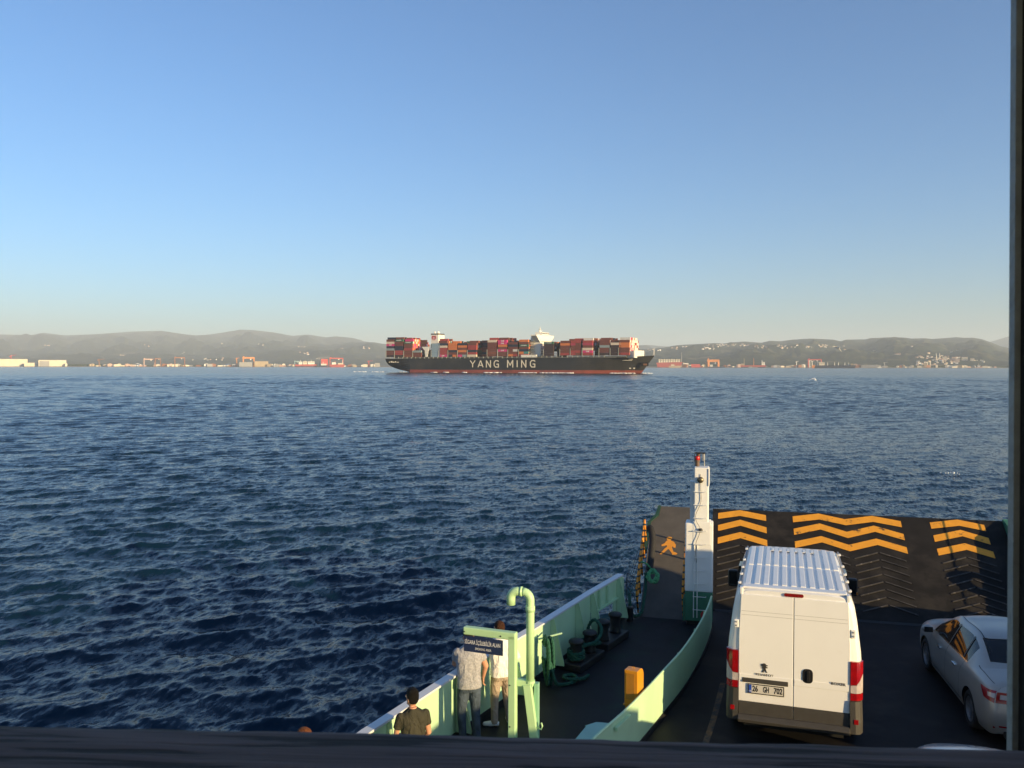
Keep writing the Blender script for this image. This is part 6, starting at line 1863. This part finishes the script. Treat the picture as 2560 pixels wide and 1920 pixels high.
# town blocks and mosque on the right
def on_hill(px, py): return hill_right.at(px, py)
def block(label, p0, p1, yt, yb, mat, nwin=4):
    p, d = on_hill((p0+p1)/2, yb); w = px_w(p0, p1, d); h = (yb-yt)/FPX*d
    root = empty('apartment_block', p, facing(p0), label, 'building', 'apartment blocks of the town')
    MB().box((0, 0, h/2 - 1.5), (w, 16, h + 3)).build('wall', mat, root)
    MB().box((0, 0, h + .5), (w + 1.5, 17.5, 1)).build('roof', c_roof, root)
    for lv in range(max(2, int(h/4))):
        for k in range(nwin): MB().box((-w/2 + w*(k+.5)/nwin, -8.1, 2 + lv*4), (w/nwin*.45, .3, 1.7)).build('window', c_dark, root)
block('cream apartment block right of the minarets', 2356.5, 2366, 891, 899, h_wall[1])
block('pinkish apartment block in the middle of the town', 2380, 2390, 891, 902, h_wall[2])
block('grey-pink block right of the pinkish one', 2388, 2398, 895, 903, h_wall[2])
block('brightest cream block at the right of the town', 2405, 2418, 891.5, 900.5, h_wall[1])
block('separate cream block at the right end of the town', 2426, 2435, 894.5, 900, h_wall[1])
for p, lab in ((2340, 'left one of the two slender minarets in the town'), (2348.5, 'right one of the two slender minarets in the town')):
    q, d = on_hill(p, 899); h = (899-880.5)/FPX*d
    root = empty('minaret', q, 0, lab, 'minaret', 'minarets of the mosque')
    MB().tube([(0, 0, -2), (0, 0, h*.55)], 2.6, 8).build('shaft', h_wall[1], root); MB().lathe([(3.6, h*.55), (3.8, h*.58), (2.0, h*.60)], (0, 0, 0), 10).build('balcony', h_wall[0], root)
    MB().tube([(0, 0, h*.58), (0, 0, h*.86), (0, 0, h)], [1.9, 1.7, .2], 8).build('spire', h_wall[0], root)
q, d = on_hill(2344, 899)
root = empty('mosque', q + Vector((0, 0, -1)), facing(2344), 'small domed mosque between the two minarets', 'mosque')
MB().box((0, 12, 5), (20, 20, 12)).build('hall', h_wall[1], root); MB().ball((0, 12, 11), (9, 9, 7)).build('dome', c_grey, root, smooth=True)
for k, p in enumerate((2318.5, 2325)):
    q = far(p, D2 + 90, GZ); h = far_z(902, D2) - GZ
    o = MB().tube([(0, 0, 0), (0, 0, h)], [3.2, 2.2], 10).build('chimney_stack', c_cream, smooth=True); o.location = q
    tag(o, ('left one of the two pale chimneys on the right shore', 'right one of the two pale chimneys on the right shore')[k], 'chimney', 'chimneys on the right shore')
shed('tan works hall beside the two chimneys', 2310, 2316, 905, D2 + 60, c_tan, 30)
# dark low woods along the shore
def shore_woods(label, ranges, d):
    mb = MB(); r_ = random.Random(17)
    for (p0, p1, hmax) in ranges:
        for k in range(int((p1-p0)*5)):
            q = far(r_.uniform(p0, p1), d + r_.uniform(0, 120), GZ)
            h = r_.uniform(.45, 1)*hmax
            mb.ball((q.x, q.y, q.z + h*.5), (h*r_.uniform(.5, .9), h*r_.uniform(.5, .9), h*.6), 6, 4)
    o = mb.build('shore_woods', M('shore_foliage', (.035, .05, .022), .9, var=.4, vs=.06), smooth=False, fix=False)
    tag(o, label, 'trees', kind='stuff')
shore_woods('dark low belt of trees along the left shore', [(165, 260, 12), (300, 420, 8), (480, 590, 8)], D + 200)
shore_woods('dark low belt of trees along the right shore', [(2300, 2420, 11), (2100, 2300, 8), (2420, 2530, 9), (1920, 2020, 7)], D2 + 200)

# ------------------------------------------------------------------ gulls
gull_m = M('gull_white', (.78, .77, .74), .7, var=.05, vs=6); gull_g = M('gull_grey', (.45, .47, .50), .7); gull_y = M('gull_beak', (.55, .35, .05), .6)
def gull(label, px, py, d, rz, pitch, dl, dr):
    """body and wings one surface; wing angles dl, dr in degrees up from level"""
    p = far(px, d, far_z(py, d))
    root = empty('gull', p, rz, label, 'bird', 'gulls over the strait'); root.rotation_euler = (pitch, 0, rz)
    mb = MB()
    mb.tube([(0, -.30, -.01), (0, -.22, 0), (0, -.05, 0), (0, .10, .01), (0, .20, .03), (0, .26, .035)], [.015, .05, .085, .075, .05, .03], 10)
    for s, ang_ in ((-1, dl), (1, dr)):
        a = R(ang_); b = R(ang_ - 32)
        j = Vector((s*.30*math.cos(a), .06, .30*math.sin(a))); t = j + Vector((s*.42*math.cos(b), -.10, .42*math.sin(b)))
        rt_ = Vector((s*.05, 0, .03))
        pts = [rt_ + Vector((0, .10, 0)), j + Vector((0, .07, 0)), t, j + Vector((0, -.09, 0)), rt_ + Vector((0, -.09, 0))]
        mb.prism(pts, (0, 0, -.012), (0, 0, .012))
    mb.prism([(-.03, -.24, 0), (.03, -.24, 0), (.08, -.40, 0), (-.08, -.40, 0)], (0, 0, -.008), (0, 0, .008))
    mb.build('body', gull_m, root, smooth=False)
    MB().tube([(0, .255, .033), (0, .31, .025)], [.014, .004], 6).build('beak', gull_y, root)
gull('gull gliding with bent wings against the right-hand hills', 2093, 868, 92, PSI + 0.35, R(-5), 28, -22)
gull('gull banking low over the water below the long navy ship', 2037, 946.5, 100, PSI - 0.2, R(25), 6, -40)
# small whitecaps
wc = MB(); rw = random.Random(3)
for (px, py, w) in ((2380, 1188, .7), (157, 951, .5)):
    dd = FPX*(EYE - SEA)/(py - 914.4)
    q = far(px, dd, SEA + .18)
    for k in range(8):
        wc.ball((q.x + rw.uniform(-w, w), q.y + rw.uniform(-.35, .35), q.z + rw.uniform(-.03, .08)), (rw.uniform(.08, .30)*w*.5, rw.uniform(.05, .14), rw.uniform(.03, .07)), 6, 4)
o = wc.build('whitecaps', M('whitecap_foam', (.72, .74, .76), .8, var=.1, vs=3), smooth=True, fix=False); tag(o, 'few small white breaking crests on the sea', 'foam', kind='stuff')
